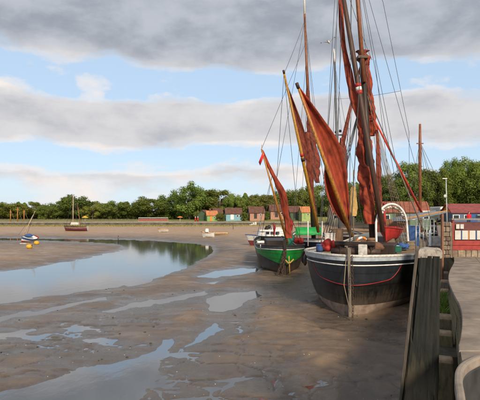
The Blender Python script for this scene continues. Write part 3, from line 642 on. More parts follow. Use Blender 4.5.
H.line(1.0, 25, .06, .0).build('rail_cap', M_offw, bb)
H.deck(.88).build('deck', M_deck, bb)
sv = H.pt(0, 0, 1)
MB().grid([[H.pos(-.28*t-.16, -.05, -.12+t*2.743), H.pos(-.28*t-.16, .05, -.12+t*2.743), H.pos(-.28*t+.12, .05, -.12+t*2.743), H.pos(-.28*t+.12, -.05, -.12+t*2.743)] for t in (0, .3, .6, .9, 1.05)], close=True, smooth=False).add([H.pos(-.28*1.05-.16, -.09, 2.76), H.pos(-.28*1.05-.16, .09, 2.76), H.pos(-.28*1.05+.12, .09, 2.76), H.pos(-.28*1.05+.12, -.09, 2.76)], [(0, 1, 2, 3)]).build('stem_post', mat('stem_wood', (.20, .165, .13), .7, .35, 5, bump=.3, stretchv=(3, 3, .7)), bb, bevel=.02)
# windlass: bitts, barrel, pawl
for w_ in (-.62, .62):
    MB().box(H.pos(1.25, w_, 2.4), (.24, .30, 1.05), .38).build('windlass_bitt', M_dark, bb, bevel=.02)
wl = MB().tube([H.pos(1.25, -1.0, 2.5), H.pos(1.25, -.45, 2.5), H.pos(1.25, .45, 2.5), H.pos(1.25, 1.0, 2.5)], [.13, .19, .19, .13], 12).build('windlass_barrel', M_iron, bb)
MB().box(H.pos(1.05, 0, 2.85), (1.65, .16, .15), -.385).build('windlass_beam', M_dark, bb, bevel=.02)
MB().box(H.pos(.95, .34, 2.55), (.34, .22, .55), -.385).build('pawl_box', M_offw, bb, bevel=.02)
MB().box(H.pos(5.6, 0, 2.35), (2.6, 2.2, .5), -.385).build('fore_hatch', M_dark, bb, bevel=.03)
MB().box(H.pos(14.5, 0, 2.3), (3.1, 7.0, .75), -.385).build('main_hatch', mat('hatch_cover', (.20, .20, .19), .8, .3, 3), bb, bevel=.03)
MB().box(H.pos(22, 0, 2.8), (2.2, 2.2, 1.6), -.385).build('wheelhouse', mat('wheelhouse_paint', (.20, .10, .05), .6, .3, 3), bb, bevel=.03)
# mainmast, topmast, sprit
mf, mh = P(374, 243, 26.2), P(361.5, 50, 26.0); mt_ = P(352, -70, 25.9)
mast = spar('mainmast', [mf-Vector((0, 0, .9)), lerp(mf, mh, .5), mh], [.19, .18, .15], M_dark, bb)
spar('topmast', [P(364, 82, 25.8), P(358, 5, 25.8), mt_], [.12, .11, .06], M_brown, bb)
MB().box(P(362, 58, 25.9), (.55, .5, .14)).build('masthead_cap', M_iron, mast)
s0, s1 = P(383, 232, 25.3), P(337, -40, 25.6)
sprit = spar('sprit', [s0, lerp(s0, s1, .3), lerp(s0, s1, .7), s1], [.12, .145, .13, .10], mat('dark_brown_spar', (.062, .030, .020), .55, .45, 5, bump=.3, stretchv=(4, 4, .4)), bb, 12)
tt = (232-95)/272
for k, m_ in enumerate((M_red, M_white, M_red)): ring(s0, s1, tt+k*.013, .013, .155, 'painted_band', m_, sprit)
bundle([P(339.5, -40, 26.3), P(341, 10, 26.2), P(343.5, 45, 26.1), P(349, 72, 26), P(353, 95, 25.9), P(357, 112, 25.9), P(362, 128, 25.9)], [.09, .13, .12, .18, .19, .16, .10], 2).build('brailed_head', M_sail, bb)
bundle([P(363, 60, 26.5), P(366, 82, 26.5), P(368.5, 105, 26.5), P(371, 126, 26.4), P(371.5, 136, 26.4)], [.28, .26, .25, .33, .15], 5, lump=.3, steps=60).build('brailed_topsail', M_sail, bb)
bundle([P(362, 50, 26.4), P(362.5, 54, 26.4), P(364, 66, 26.4)], [.20, .30, .20], 8, lump=.5).build('brailed_topsail', M_sail, bb)
bundle([P(361, 102, 26.6), P(363, 125, 26.5), P(364, 150, 26.4), P(366, 175, 26.3), P(368, 200, 26.1), P(370, 224, 26)], [.16, .30, .34, .40, .36, .25], 11, lump=.30, steps=70).build('brailed_mainsail', M_sail, bb)
bundle([P(377, 130, 26), P(378.5, 165, 26), P(379, 200, 26), P(377, 232, 26)], [.06, .12, .15, .10], 13).build('brailed_mainsail', M_sailb, bb)
# topped-up bowsprit with its loose jib
b0, b1 = P(351.5, 236, 19.2), P(296.6, 83, 16.6)
bs = spar('bowsprit', [b0, lerp(b0, b1, .4), b1], [.085, .078, .042], M_wood, bb)
ring(b0, b1, .97, .03, .06, 'iron_band', M_iron, bs)
sail([lerp(b1, b0, k)+Vector((.03, .06, .0)) for k in (.0, .25, .5, .75, .97)], [P(297.4, 84, 16.65), P(322, 117, 17.3), P(341, 147, 18.0), P(348, 185, 18.6), P(350.5, 228, 19.1)], .35, 'jib', M_sail, bb, seed=1)
sail([lerp(b1, b0, k)+Vector((-.01, .08, 0)) for k in (.50, .62, .75, .88, .96)], [P(327, 162, 18.0), P(325, 178, 18.1), P(328, 196, 18.4), P(336, 213, 18.8), P(347, 226, 19.2)], .3, 'jib', M_sail, bb, seed=4)
# rigging
mh2 = P(365, 88, 26)
rat = [(mh2, P(403+k*2.6, 247, 27.5+k*.35)) for k in range(5)]
for a_, b_ in rat: rope('shroud', [a_, b_], .016, M_rope, bb)
for k in range(11):
    u = .60+k*.034; rope('ratline', [lerp(a_, b_, u) for a_, b_ in rat], .011, M_rope, bb)
for k in range(4):
    rope('shroud', [mh2, H.pt(7.6+k*.75, 1, 1, .03)], .02, M_rope if k % 2 else M_wire, bb); rope('shroud', [mh2, H.pt(7.6+k*.75, 1, -1, .03)], .018, M_wire, bb)
rope('forestay', [mh, H.pos(-.1, 0, 2.95)], .02, M_wire, bb); rope('topmast_stay', [mt_, H.pos(-.3, 0, 3.0)], .012, M_wire, bb)
for px_, py_, Y_, sg in ((412, 246, 31, 0), (408, 246, 29, .3), (434, 232, 37, 0)):
    rope('backstay', [lerp(mh, mt_, .9), P(px_, py_, Y_)], .013, M_wire, bb, sg)
rope('backstay', [mt_, P(383, 2, 29), P(409, 132, 30.5), P(410, 240, 31)], .013, M_wire, bb)
for a_, b_ in ((P(334, 99, 53), P(400.6, 91, 30.2)), (P(342, 20, 26), P(333, 240, 22)), (P(350, 0, 26), P(372, 60, 26)), (P(353, 98, 26), P(341, 240, 21)), (P(366, 60, 26), P(392, 240, 28)), (P(368, 100, 26), P(401, 244, 28.5)), (s1, P(321, 236, 24)), (lerp(s0, s1, .97), P(330, 240, 23)), (lerp(s0, s1, .9), P(336, 238, 24)), (P(349, 128, 26), P(333, 240, 23)), (mt_, P(374, 120, 26)), (mt_, P(350, 60, 25.6)), (P(375, 60, 27), P(396, 240, 28)), (P(349, 120, 26), P(337, 232, 23)), (P(372, 118, 26), P(397, 205, 27)), (lerp(s0, s1, .93), P(318, 244, 22)), (P(359.5, 15, 25.8), P(386, 232, 27))):
    rope('running_line', [a_, b_], .012, M_wire, bb, .12)
rope('bow_line', [H.pos(-.2, -.1, 2.8), P(344, 285, 18.3), P(350, 312, 18.2)], .016, M_rope, bb)
chain([H.pos(-.35, .12, 2.5), H.pos(-.5, .16, 1.6), H.pos(-.55, .18, .7), H.pos(-.75, .2, .12)], 'anchor_chain', M_iron, bb, pitch=.09, r=.012)
# white tubular arch over the deck
aw = [P(376.5, 248, 25.4)]+[P(391.5-15.5*math.cos(x), 226-22*math.sin(x), 25.4+.8*x/3.14) for x in [i*math.pi/14 for i in range(15)]]+[P(408.5, 248, 26.3)]
arch = MB().tube(curve(aw, 60), .062, 8).build('deck_arch', M_white, bb)
for k in range(14):
    x = math.pi*(.16+.68*k/13); c = P(391.5-14.5*math.cos(x), 228-21*math.sin(x), 25.5+.25*x); MB().blob(c, (.11, .1, .08), 1, .5, 2, k).build('lashing', (M_offw, M_rope, M_offw)[k % 3], arch)
# things lying on the barge's deck
def heap(name, label, cat, c, r, m, seed=0, n=5, spread=1):
    random.seed(seed); mb = MB()
    for k in range(n): mb.blob(Vector(c)+Vector((random.uniform(-1, 1)*r[0]*spread*.6, random.uniform(-1, 1)*r[1]*.5, random.uniform(-.4, .4)*r[2])), [q*random.uniform(.45, .75) for q in r], 2, .28, 2.2, seed+k)
    o = mb.build(name, m, loc=c); return tag(o, label, cat)
# red sail bags stacked by the windlass
o = heap('folded_red_cover', 'bright red crumpled cover piled left of the windlass', 'cover', P(331.5, 245.5, 20.6), (.36, .34, .30), M_red, 14, 8)
rd = thing('dinghy', 'red-hulled dinghy lying on the black barge under the white arch', 'dinghy', P(388, 240, 26.8))
hd = Hull(P(386, 0, 26.0), (.5, 1), 3.0, .62, .78, Lb=1.6, rake=.25, mid=.35, bow=.8, z0=0)
hz = P(0, 241.5, 26).z
for nm, mbx, m_ in (('hull', hd.strip(0, 1, 3.0), M_red), ('gunwale', hd.line(1, 3.0, .035), M_redl), ('transom', hd.transom(), M_red), ('thwart', hd.deck(.75), M_deck)):
    for v in mbx.v: v.z += hz
    mbx.build(nm, m_, rd)
for a_ in (.9, 2.2):
    c = hd.pos(a_, 0, 0); MB().box((c.x, c.y, (1.9+hz+.12)/2), (.75, .16, hz+.12-1.9), -.45, taper=.8).build('boat_chock', M_timb, bb, bevel=.02)
t = thing('red_post', 'bright red upright post standing behind the red dinghy', 'post', P(384.5, 228, 27.4)); MB().tube([P(384.5, 252, 27.4), P(384.5, 204, 27.4)], [.10, .07], 8).build('post', M_red, t); MB().blob(P(384.5, 204, 27.4), .12, 1, .1).build('knob', M_redl, t)
heap('blue_tarpaulin', 'crumpled blue tarpaulin on deck at the foot of the arch', 'tarpaulin', P(401, 247, 24.6), (.42, .35, .22), M_blue, 21)
heap('white_sail_bag', 'bundled white sailcloth on deck left of the blue tarpaulin', 'sailcloth', P(381, 247, 24.2), (.45, .35, .2), M_offw, 33)
for (px_, py_, Y_, lb) in ((410, 249, 24.8, 'pale coil of rope beside the right foot of the arch'), (355, 251, 20.2, 'coil of rope on the foredeck right of the stem')):
    c = P(px_, py_, Y_); mb = MB(); mb.tube([c+Vector((math.cos(x)*(.24-.02*(x/6.28 % 3)), math.sin(x)*(.24-.02*(x/6.28 % 3)), x*.0095)) for x in [i_*.42 for i_ in range(105)]], .028, 6); tag(mb.build('coiled_rope', M_rope, loc=c), lb, 'rope')
heap('white_sail_bag', 'white bundled cloth on deck between two blue covers', 'sailcloth', P(391, 247.5, 24.0), (.38, .3, .15), mat('pale_canvas', (.55, .58, .62), .8, .2, 8), 52)
heap('brown_sail_heap', 'brown sail heaped on deck behind the windlass', 'sail', P(365, 246, 22.4), (.8, .6, .35), mat('umber_canvas', (.14, .07, .04), .9, .4, 5), 61, 6)
t = thing('canvas_roll', 'tan canvas-wrapped upright roll standing left of the brailed mainsail', 'canvas roll', P(353.5, 236, 29.5))
bundle([P(353.5, 187, 29.5), P(353, 195, 29.5), P(353.5, 208, 29.5), P(353.5, 216, 29.5)], [.12, .21, .22, .17], 17, lump=.12).build('roll', M_canvas, t)
spar('pole', [P(353.5, 246, 29.5), P(353.5, 170, 29.5)], .035, M_rope, t); MB().blob(P(353.5, 187, 29.5), .11, 1, .1).build('cap', mat('salmon_cap', (.5, .25, .17), .7), t)

# ------------------------------------------------------------------ green barge
O2 = G(284.5, 31.6); H2 = Hull(O2, (.0, 1), 14, 1.72, 1.95, Lb=3.4, rake=.2, fine=.55, bow=.42, sheer=.12)
gb = thing('sailing_barge', 'smaller barge with bright green bow and red furled sail, bow-on beyond the black barge', 'barge', O2, 'sailing barges lying on the mud')
top2 = H2.strip(0, .84, 14, 0, 8).build('topsides', M_black, gb); H2.transom().build('transom', M_black, gb)
lo2 = lambda a: lerp(.38, .68, min(1, a/2.6)**.7)
H2.strip(lo2, .86, 14, .015, 4).build('green_band', M_green, top2)
H2.line(.875, 14, .025, .02).build('white_line', M_white, gb); H2.strip(.875, 1, 14, .012, 2).build('bulwark', mat('dark_grey_bulwark', (.05, .055, .06), .5, .3, 4), gb); H2.line(1, 14, .05).build('rail_cap', M_dark, gb); H2.deck(.82).build('deck', M_deck, gb)
MB().grid([[H2.pos(-.2*t-.12, -.1, t*1.95), H2.pos(-.2*t-.12, .1, t*1.95), H2.pos(-.2*t+.1, .1, t*1.95), H2.pos(-.2*t+.1, -.1, t*1.95)] for t in (0, .5, 1, 1.22)], close=True, smooth=False).build('stem_post', M_dark, gb)
g0, g1 = P(287.5, 243, 31.4), P(261.5, 149, 29.4)
gsp = spar('bowsprit', [g0, g1], [.085, .045], M_wood, gb)
bundle([P(262, 150, 29.5), P(271, 171, 30), P(280, 188, 30.4), P(284.5, 205, 30.8), P(287, 222, 31.1), P(289, 238, 31.3)], [.05, .13, .22, .20, .17, .20], 23, lump=.25, steps=40).build('furled_sail', M_sail, gb)
chain([H2.pos(-.3, -.02, 1.75), H2.pos(-.5, -.2, 1.0), H2.pos(-.5, -.4, .4), H2.pos(-.7, -.55, .06)], 'anchor_chain', M_iron, gb, pitch=.17, r=.035)
chain([H2.pos(-.32, .02, 1.75), H2.pos(-.45, -.05, 1.0), H2.pos(-.5, -.15, .5), H2.pos(-.6, -.25, .06)], 'anchor_chain', M_iron, gb, pitch=.17, r=.035)
an = MB().tube([H2.pos(-.4, .25, 1.3), H2.pos(-.45, .3, .15)], .035, 6); an.tube(curve([H2.pos(-.45, .02, 1.05), H2.pos(-.5, .25, .85), H2.pos(-.45, .55, 1.1)], 12), .05, 6); an.build('anchor', mat('ochre_anchor', (.42, .26, .07), .7, .3, 8), gb)
tag(heap('teal_cover', 'x', 'x', P(289.5, 239, 33.2), (.38, .5, .45), M_teal, 71, 6), 'dark teal canvas cover on the green barge foredeck right of the furled sail', 'cover')
t = thing('white_box', 'small white box on a post at the left rail of the green barge', 'box', P(260.5, 247, 32.6)); MB().tube([P(260.5, 250, 32.6), P(260.5, 243, 32.6)], .04, 6).build('post', M_steel, t); MB().box(P(260.5, 241.8, 32.6), (.48, .35, .14), .1).build('lid', M_white, t, bevel=.02)
MB().box(H2.pos(7.5, 0, 1.72), (1.7, 4, .5), 0).build('hatch', M_dark, gb)
for px_ in (258, 308, 309):
    pass
for k in range(3): rope('shroud', [P(272, 176, 30.1), H2.pt(2+k*2.2, 1, (-1, 1, -1)[k], .02)], .014, M_wire, gb)
rope('topping_lift', [g1, P(307, 40, 44)], .014, M_wire, gb)
fl = thing('pennant', 'small red pennant flying from the tip of the green barge bowsprit', 'flag', g1)
rows = [[P(262-6*u/4.0*.35-.9*u, 150+u*4+6*v, 29.4)+Vector((0, .10*math.sin(u*1.7), 0)) for v in (0, .5, 1)] for u in (0, .7, 1.4, 2.1, 2.8)]
rows = [[P(263.2-u*1.4+v*1.6, 150.5+u*3.6+v*3.4, 29.4)+Vector((0, .12*math.sin(u*2.1+v), 0)) for v in (0, .5, 1)] for u in np.linspace(0, 3.2, 9)]
o = MB().grid(rows).build('cloth', mat('red_flag', (.55, .02, .03), .8, .15, 4), fl); md = o.modifiers.new('c', 'SOLIDIFY'); md.thickness = .012
MB().blob(P(261.6, 158.4, 29.36), (.10, .03, .09), 1, .1).build('canton', M_blue, fl)
spar('staff', [g1-Vector((0, 0, .2)), g1+Vector((.02, 0, .25))], .015, M_wood, fl)

# ------------------------------------------------------------------ two barges behind
def back_barge(O, D, Lh, B, Hh, label, paint):
    h = Hull(O, D, Lh, B, Hh, Lb=4, rake=.25, fine=.6); t = thing('sailing_barge', label, 'barge', (O.x, O.y, 0), 'sailing barges lying on the mud')
    tp = h.strip(0, .88, Lh, 0, 6).build('topsides', paint, t); h.transom().build('transom', paint, t); h.line(.89, Lh, .03, .02).build('white_line', M_white, t); h.strip(.89, 1, Lh, .01, 2).build('bulwark', M_offw, t); h.line(1, Lh, .05).build('rail_cap', M_dark, t); h.deck(.84).build('deck', M_deck, t); return h, t
O3 = P(324, 0, 38); O3.z = 0; H3, b3 = back_barge(O3, (.06, 1), 18, 1.9, 2.05, 'barge with yellow topped-up bowsprit lying between green and black barges', mat('dark_blue_hull', (.02, .025, .04), .45, .4, 2))
y0_, y1_ = P(318.5, 232, 37.8), P(283.6, 71, 33.5)
ysp = spar('bowsprit', [y0_, lerp(y0_, y1_, .5), y1_], [.14, .125, .07], M_yspar, b3)
ring(y0_, y1_, .985, .02, .08, 'iron_band', M_iron, ysp); ring(y0_, y1_, .50, .018, .135, 'red_band', M_red, ysp); ring(y0_, y1_, .47, .02, .14, 'dark_band', M_dark, ysp)
sail([lerp(y1_, y0_, k)+Vector((.05, .1, 0)) for k in (.05, .2, .35, .5, .58)], [P(285.5, 80, 33.8), P(295, 104, 34.6), P(303, 126, 35.3), P(309, 150, 35.9), P(304, 160, 36)], .3, 'jib', M_sailb, b3, seed=9)
bundle([P(307, 132, 36.2), P(308.5, 150, 36.4), P(310, 175, 36.8), P(312, 200, 37.2), P(315, 215, 37.5)], [.12, .24, .22, .18, .14], 31, lump=.3).build('furled_sail', M_sailb, b3)
m0, m1 = P(314, 240, 44), P(308, 98, 43.6)
spar('mainmast', [m0-Vector((0, 0, .6)), m1], [.22, .17], M_dark, b3); spar('topmast', [P(308.5, 110, 43.5), P(304.6, 14, 43.4)], [.14, .10], M_brown, b3); spar('topmast_pole', [P(304.6, 14.5, 43.4), P(304, -30, 43.4)], [.10, .05], M_white, b3)
bundle([P(307.5, 88, 43), P(310, 115, 43), P(312.5, 140, 43), P(315, 165, 43), P(317.5, 183, 43)], [.08, .26, .36, .34, .16], 37, lump=.35, steps=60).build('brailed_mainsail', M_sailb, b3)
for k, (ax_, ay_, bx_, by_, bY) in enumerate(((305, 20, 270, 215, 36), (305, 20, 284, 74, 33.5), (306, 60, 292, 236, 40), (307, 98, 328, 236, 46), (307, 98, 300, 236, 45), (305, 20, 330, 236, 48), (308, 98, 336, 236, 48), (284, 73, 274, 215, 33), (304.5, 10, 318, 225, 38), (284, 73, 300, 238, 38), (305, 25, 322, 190, 47))):
    rope('stay', [P(ax_, ay_, 43.5 if ax_ > 290 else 33.6), P(bx_, by_, bY)], .016, M_wire, b3, .1)
for px_ in (308, 322):
    spar('stanchion', [P(px_, 246, 36.9), P(px_, 221, 36.9)], .045, M_white, b3)
t = thing('tarpaulin_tent', 'bright green tarpaulin tent stretched over the deck behind the green barge', 'tarpaulin', P(309, 238, 43))
rows = []
for i in range(9):
    x = lerp(295.5, 322, i/8); zz = .14*mnoise.noise(Vector((i*.7, 0, 3)))
    rows.append([P(x, 235+zz*6, 42.2), P(x, 230+zz*5, 42.5), P(x, 227.4+zz*3, 43), P(x, 230, 43.8), P(x, 235, 44.3)])
o = MB().grid(rows).build('cover', M_tarp, t); md = o.modifiers.new('c', 'SOLIDIFY'); md.thickness = .03
spar('ridge_pole', [P(294, 227.6, 43), P(324, 227.6, 43)], .04, M_wood, t)
for px_ in (297, 320): spar('prop', [P(px_, 241, 43), P(px_, 228, 43)], .035, M_wood, t)
O4 = P(357, 0, 48); O4.z = 0; H4, b4 = back_barge(O4, (.1, 1), 16, 1.8, 2.0, 'farthest barge, with thin white-tipped mast, moored behind the black barge', mat('brown_hull', (.08, .045, .03), .5, .3, 2))
spar('mainmast', [P(340, 243, 54), P(334.6, 62, 54)], [.19, .12], mat('grey_mast', (.10, .11, .12), .5, .3, 3), b4); spar('mast_tip', [P(334.6, 62, 54), P(334.1, 49, 54)], [.11, .09], M_white, b4)
MB().box(P(337.5, 135, 54), (1.0, .2, .1)).build('crosstree', M_dark, b4)
for k, (x_, y_) in enumerate(((336, 132), (340, 131), (337, 137), (342, 140))): MB().blob(P(x_, y_, 54), (.16, .16, .2), 1, .2, 2, k).build('masthead_lantern', M_dark if k < 3 else M_white, b4)
spar('sprit', [P(341, 150, 53), P(351.5, 103, 53)], [.30, .16], M_sailb, b4)
bundle([P(342, 138, 53), P(342, 160, 53), P(340, 190, 53), P(340, 215, 53)], [.2, .5, .6, .3], 43, lump=.25).build('brailed_mainsail', M_sailb, b4)
for k, (ax_, ay_, bx_, by_) in enumerate(((334, 55, 320, 236), (334, 55, 352, 236), (336, 130, 326, 236), (337, 130, 348, 236), (334, 60, 364, 230))): rope('stay', [P(ax_, ay_, 54), P(bx_, by_, 53)], .018, M_wire, b4, .1)

# ------------------------------------------------------------------ boat astern by the quay: brown mast, red raised spar
O5 = P(418, 0, 47); O5.z = 0; h5 = Hull(O5, QD, 14, 1.9, 2.1, Lb=3, rake=.3); t = thing('fishing_smack', 'smack astern with tall plain brown mast and raised red spar beside the quay', 'smack', O5)
h5.strip(0, 1, 14).build('hull', mat('grey_hull', (.07, .08, .09), .5, .3, 2), t); h5.line(1, 14, .05).build('rail_cap', M_offw, t); h5.deck(.85).build('deck', M_deck, t); h5.transom().build('transom', M_dark, t)
ms = spar('mast', [P(420, 232, 50), P(420, 145, 50), P(420, 124, 50)], [.17, .15, .11], M_brown, t); MB().box(P(420, 143.5, 50), (.7, .15, .1)).build('crosstree', M_brown, ms)
spar('red_spar', [P(423, 215, 47.5), P(398, 166, 43), P(374, 119, 39)], [.12, .10, .06], M_redspar, t)
for bx_, by_, bY in ((441, 207, 54), (436, 205, 52), (408, 205, 47), (413, 205, 47), (430, 210, 49), (450, 205, 60)): rope('shroud', [P(420, 142, 50), P(bx_, by_, bY)], .02, M_wire, t)
MB().box(P(424, 213, 49.5), (.9, .8, .5)).build('deck_locker', M_offw, t)

# ------------------------------------------------------------------ white cruiser beyond the green barge
O6 = P(251, 0, 57); O6.z = 0; h6 = Hull(O6, (1, .12), 6.2, 1.2, 1.55, Lb=2.6, rake=.7, mid=.3, bow=.7, z0=.05); t = thing('motor_cruiser', 'white cabin cruiser with dull red lower hull aground beyond the green barge', 'boat', O6)
h6.strip(0, .55, 6.2).build('lower_hull', mat('dull_red_hull', (.20, .045, .04), .5, .3, 3), t); h6.strip(.55, 1, 6.2, .006).build('topsides', M_white, t); h6.deck(.9).build('deck', M_white, t); h6.transom().build('transom', M_white, t); h6.line(1, 6.2, .035).build('rubbing_strip', M_blue, t)
c = P(271, 233, 57.3); cb = MB().box(c, (3.4, 1.7, .85), .12, taper=.86).build('cabin', M_white, t, bevel=.06)
for k in range(4): MB().box(P(262.5+k*5, 233, 56.42), (.42, .05, .3), .12).build('window', mat('dark_glass', (.02, .03, .04), .12, .2, 3), cb)
MB().box(P(276, 228.6, 57.3), (1.3, 1.3, .35), .12, taper=.8).build('coach_roof', M_offw, cb, bevel=.05)
for k in range(7): MB().tube([P(254+k*6, 238, 56.3), P(254+k*6, 231.5, 56.3)], .02, 5).build('stanchion', M_steel, t)
MB().tube([P(253, 231.5, 56.3), P(292, 231.5, 56.3)], .018, 5).build('guard_wire', M_steel, t)
spar('signal_mast', [P(260.5, 238, 57), P(260.5, 213, 57)], [.06, .03], M_steel, t)
def small_heap(name, label, cat, px, py, Y, r, m, seed): heap(name, label, cat, P(px, py, Y), r, m, seed)
small_heap('dark_cover', 'black folded cover on top of the white cruiser cabin', 'cover', 267.5, 227.6, 56.8, (.35, .3, .35), M_dark, 81)
small_heap('red_buoy_heap', 'heap of red buoys and gear on deck right of the teal cover', 'buoys', 298, 241, 36.2, (.38, .35, .32), M_red, 91)
t = thing('furled_flag', 'dull red furled flag on a staff behind the white cruiser', 'flag', P(274, 249, 54)); spar('staff', [P(274, 249.5, 54), P(274, 222, 54)], .035, M_brown, t); bundle([P(274, 223, 54), P(274.3, 228, 54), P(274, 236, 54)], [.06, .14, .05], 5).build('cloth', M_redl, t)
t = thing('furled_flag', 'red furled flag on a staff above the green tarpaulin tent, at its left end', 'flag', P(291, 244, 38)); spar('staff', [P(291, 245, 38), P(291, 217, 38)], .03, M_brown, t); bundle([P(291, 219, 38), P(291.3, 224, 38), P(291, 231, 38)], [.06, .15, .05], 6).build('cloth', M_red, t)

# ================================================================== far shore
# trees ------------------------------------------------------------
def leaf_mat(name, a, b): return mat(name, a, .75, .35, .55, col2=b, detail=4, thr=(.35, .65), rnd=.22, trans=.42, spec=.25)
M_leaf = [leaf_mat('leaf_mid', (.135, .200, .036), (.30, .37, .075)), leaf_mat('leaf_olive', (.17, .22, .044), (.32, .36, .08)), leaf_mat('leaf_dark', (.110, .180, .036), (.25, .325, .068)), leaf_mat('leaf_yellow', (.20, .225, .042), (.34, .35, .08))]
M_bark = mat('bark', (.09, .065, .045), .9, .3, 6, bump=.4)
def crown_mesh(seed, nleaf, rx, rz, cz, shape='round', ls=.035):
    """leaves in a unit tree of height 1: many small clumps spread through an uneven crown"""
    rnd = random.Random(seed); mb_v = []; mb_f = []; cl = []
    nc = 60 if nleaf > 12000 else 46
    for i in range(nc):
        for _ in range(40):
            u = Vector((rnd.gauss(0, 1), rnd.gauss(0, 1), rnd.gauss(0, 1))).normalized()*rnd.uniform(.45, 1)**.6
            p = Vector((u.x*rx, u.y*rx, cz+u.z*rz)); wv = 1+.45*mnoise.noise(u*1.8+Vector((seed, 0, 0)))
            p = Vector((p.x*wv, p.y*wv, cz+(p.z-cz)*wv))
            if p.z > .13: break
        cl.append((p, rnd.uniform(.07, .145)))
    per = nleaf//nc
    for p, r in cl:
        for i in range(per):
            d = Vector((rnd.gauss(0, 1), rnd.gauss(0, 1), rnd.gauss(0, 1)+.25)).normalized(); q = p+d*r*rnd.uniform(.35, 1.12)
            if q.z < .06: continue
            nrm = (d+Vector((rnd.uniform(-.45, .45), rnd.uniform(-.45, .45), rnd.uniform(-.3, .7)))).normalized(); u = nrm.orthogonal().normalized(); a = rnd.uniform(0, 6.28); v = nrm.cross(u)
            u, v = u*math.cos(a)+v*math.sin(a), v*math.cos(a)-u*math.sin(a); s = ls*rnd.uniform(.55, 1.15)
            k = len(mb_v); mb_v += [q-u*s*.5, q+v*s*.32+u*s*.05, q+u*s*.55, q-v*s*.32+u*s*.05]; mb_f.append((k, k+1, k+2, k+3))
    me = bpy.data.meshes.new('crown'); me.from_pydata([tuple(p) for p in mb_v], [], mb_f); me.update(); return me, cl
def trunk_mesh(seed, cl, cz):
    mb = MB(); rnd = random.Random(seed); top = cz+.12
    tr = curve([(0, 0, -.03), (rnd.uniform(-.02, .02), .01, .15), (rnd.uniform(-.03, .03), 0, cz*.8), (0, rnd.uniform(-.02, .02), top)], 10); mb.tube(tr, [lerp(.030, .008, i/10) for i in range(11)], 7)
    for p, r in cl[::3]:
        b = tr[rnd.randint(3, 8)]; mb.tube([b, lerp(b, p, .5)+Vector((0, 0, .02)), p], [.010, .007, .003], 5)
    return mb.mesh('trunk')
KINDS = []
for k, (nl, rx, rz, cz) in enumerate(((10000, .42, .42, .54), (10000, .38, .43, .54), (11000, .50, .41, .53), (9500, .32, .45, .54), (10000, .46, .40, .55))):
    cm, cl = crown_mesh(k*13+5, nl, rx, rz, cz, ls=.042); KINDS.append((cm, trunk_mesh(k, cl, cz)))
BIG = []
for k, (nl, rx, rz, cz) in enumerate(((26000, .40, .43, .55), (26000, .36, .44, .55), (26000, .45, .42, .55))):
    cm, cl = crown_mesh(k*17+101, nl, rx, rz, cz, ls=.030); BIG.append((cm, trunk_mesh(k+9, cl, cz)))
def tree(px, py, Y, wpx, kind, leaf, label, group, zb=LZ, big=False):
    t = P(px, py, Y); h = t.z-zb; cm, tm = (BIG if big else KINDS)[kind]
    base_w = {0: .84, 1: .72, 2: 1.04, 3: .60, 4: .92}[kind] if not big else {0: .76, 1: .66, 2: .88}[kind]
    sx = (wpx/FPX*Y)/base_w
    e = thing('tree', label, 'tree', (t.x, Y, zb), group); e.rotation_euler.z = random.uniform(0, 6.28)
    for nm, m_, ml in (('crown', cm, M_leaf[leaf]), ('trunk', tm, M_bark)):
        o = bpy.data.objects.new(nm, m_); COL.objects.link(o); o.parent = e; o.scale = (sx, sx, h*.97)
        if not m_.materials: m_.materials.append(ml)
        o.material_slots[0].link = 'OBJECT'; o.material_slots[0].material = ml
ORD = ['first', 'second', 'third', 'fourth', 'fifth', 'sixth', 'seventh', 'eighth', 'ninth', 'tenth', 'eleventh', 'twelfth', 'thirteenth', 'fourteenth', 'fifteenth', 'sixteenth', 'seventeenth', 'eighteenth', 'nineteenth', 'twentieth', 'twenty-first', 'twenty-second', 'twenty-third', 'twenty-fourth', 'twenty-fifth', 'twenty-sixth', 'twenty-seventh', 'twenty-eighth']
LNAME = ['mid green', 'olive green', 'dark green', 'yellowish green']
far = [(3, 202, 26, 1, 3), (19, 205, 20, 0, 3), (34, 202, 18, 4, 1), (47, 206, 17, 2, 0), (60, 199.5, 22, 0, 2), (77, 195, 23, 1, 2), (92, 205, 18, 2, 3), (103, 202, 18, 0, 1), (117, 201, 22, 2, 2), (133, 201, 18, 1, 0), (150, 197, 24, 0, 0), (168, 193, 20, 1, 2), (189, 182, 24, 0, 2), (204, 190, 18, 3, 0), (219, 189, 30, 4, 1), (234, 194, 18, 2, 0), (248, 199, 16, 1, 1), (257, 194, 13, 3, 3), (269, 194, 15, 3, 3), (282, 192, 18, 0, 2), (297, 187, 22, 2, 1), (313, 184, 24, 4, 1), (331, 188, 22, 0, 2), (352, 182, 24, 1, 0)]
for i, (px, py, wp, kd, lf) in enumerate(far):
    tree(px, py-1.5, 158+random.uniform(-7, 9), wp*1.38, kd, lf, '%s leafy tree, %s from the left along the far shore' % (LNAME[lf], ORD[i]), 'trees along the far shore')
for i, (px, py, wp, kd, lf) in enumerate([(372, 181, 16, 1, 0), (384, 178, 22, 0, 2), (397, 179, 18, 2, 1), (410, 166, 22, 0, 0), (427, 172, 22, 2, 2), (437, 169, 17, 1, 0), (452, 163, 18, 0, 2), (466, 159, 24, 2, 0), (484, 163, 24, 1, 2), (504, 160, 28, 0, 1)]):
    tree(px, py-1, 98+random.uniform(-6, 8), wp*1.75, kd, lf, '%s tall tree, %s from the left behind the quay' % (LNAME[lf], ORD[i]), 'tall trees behind the quay', zb=2.0, big=True)
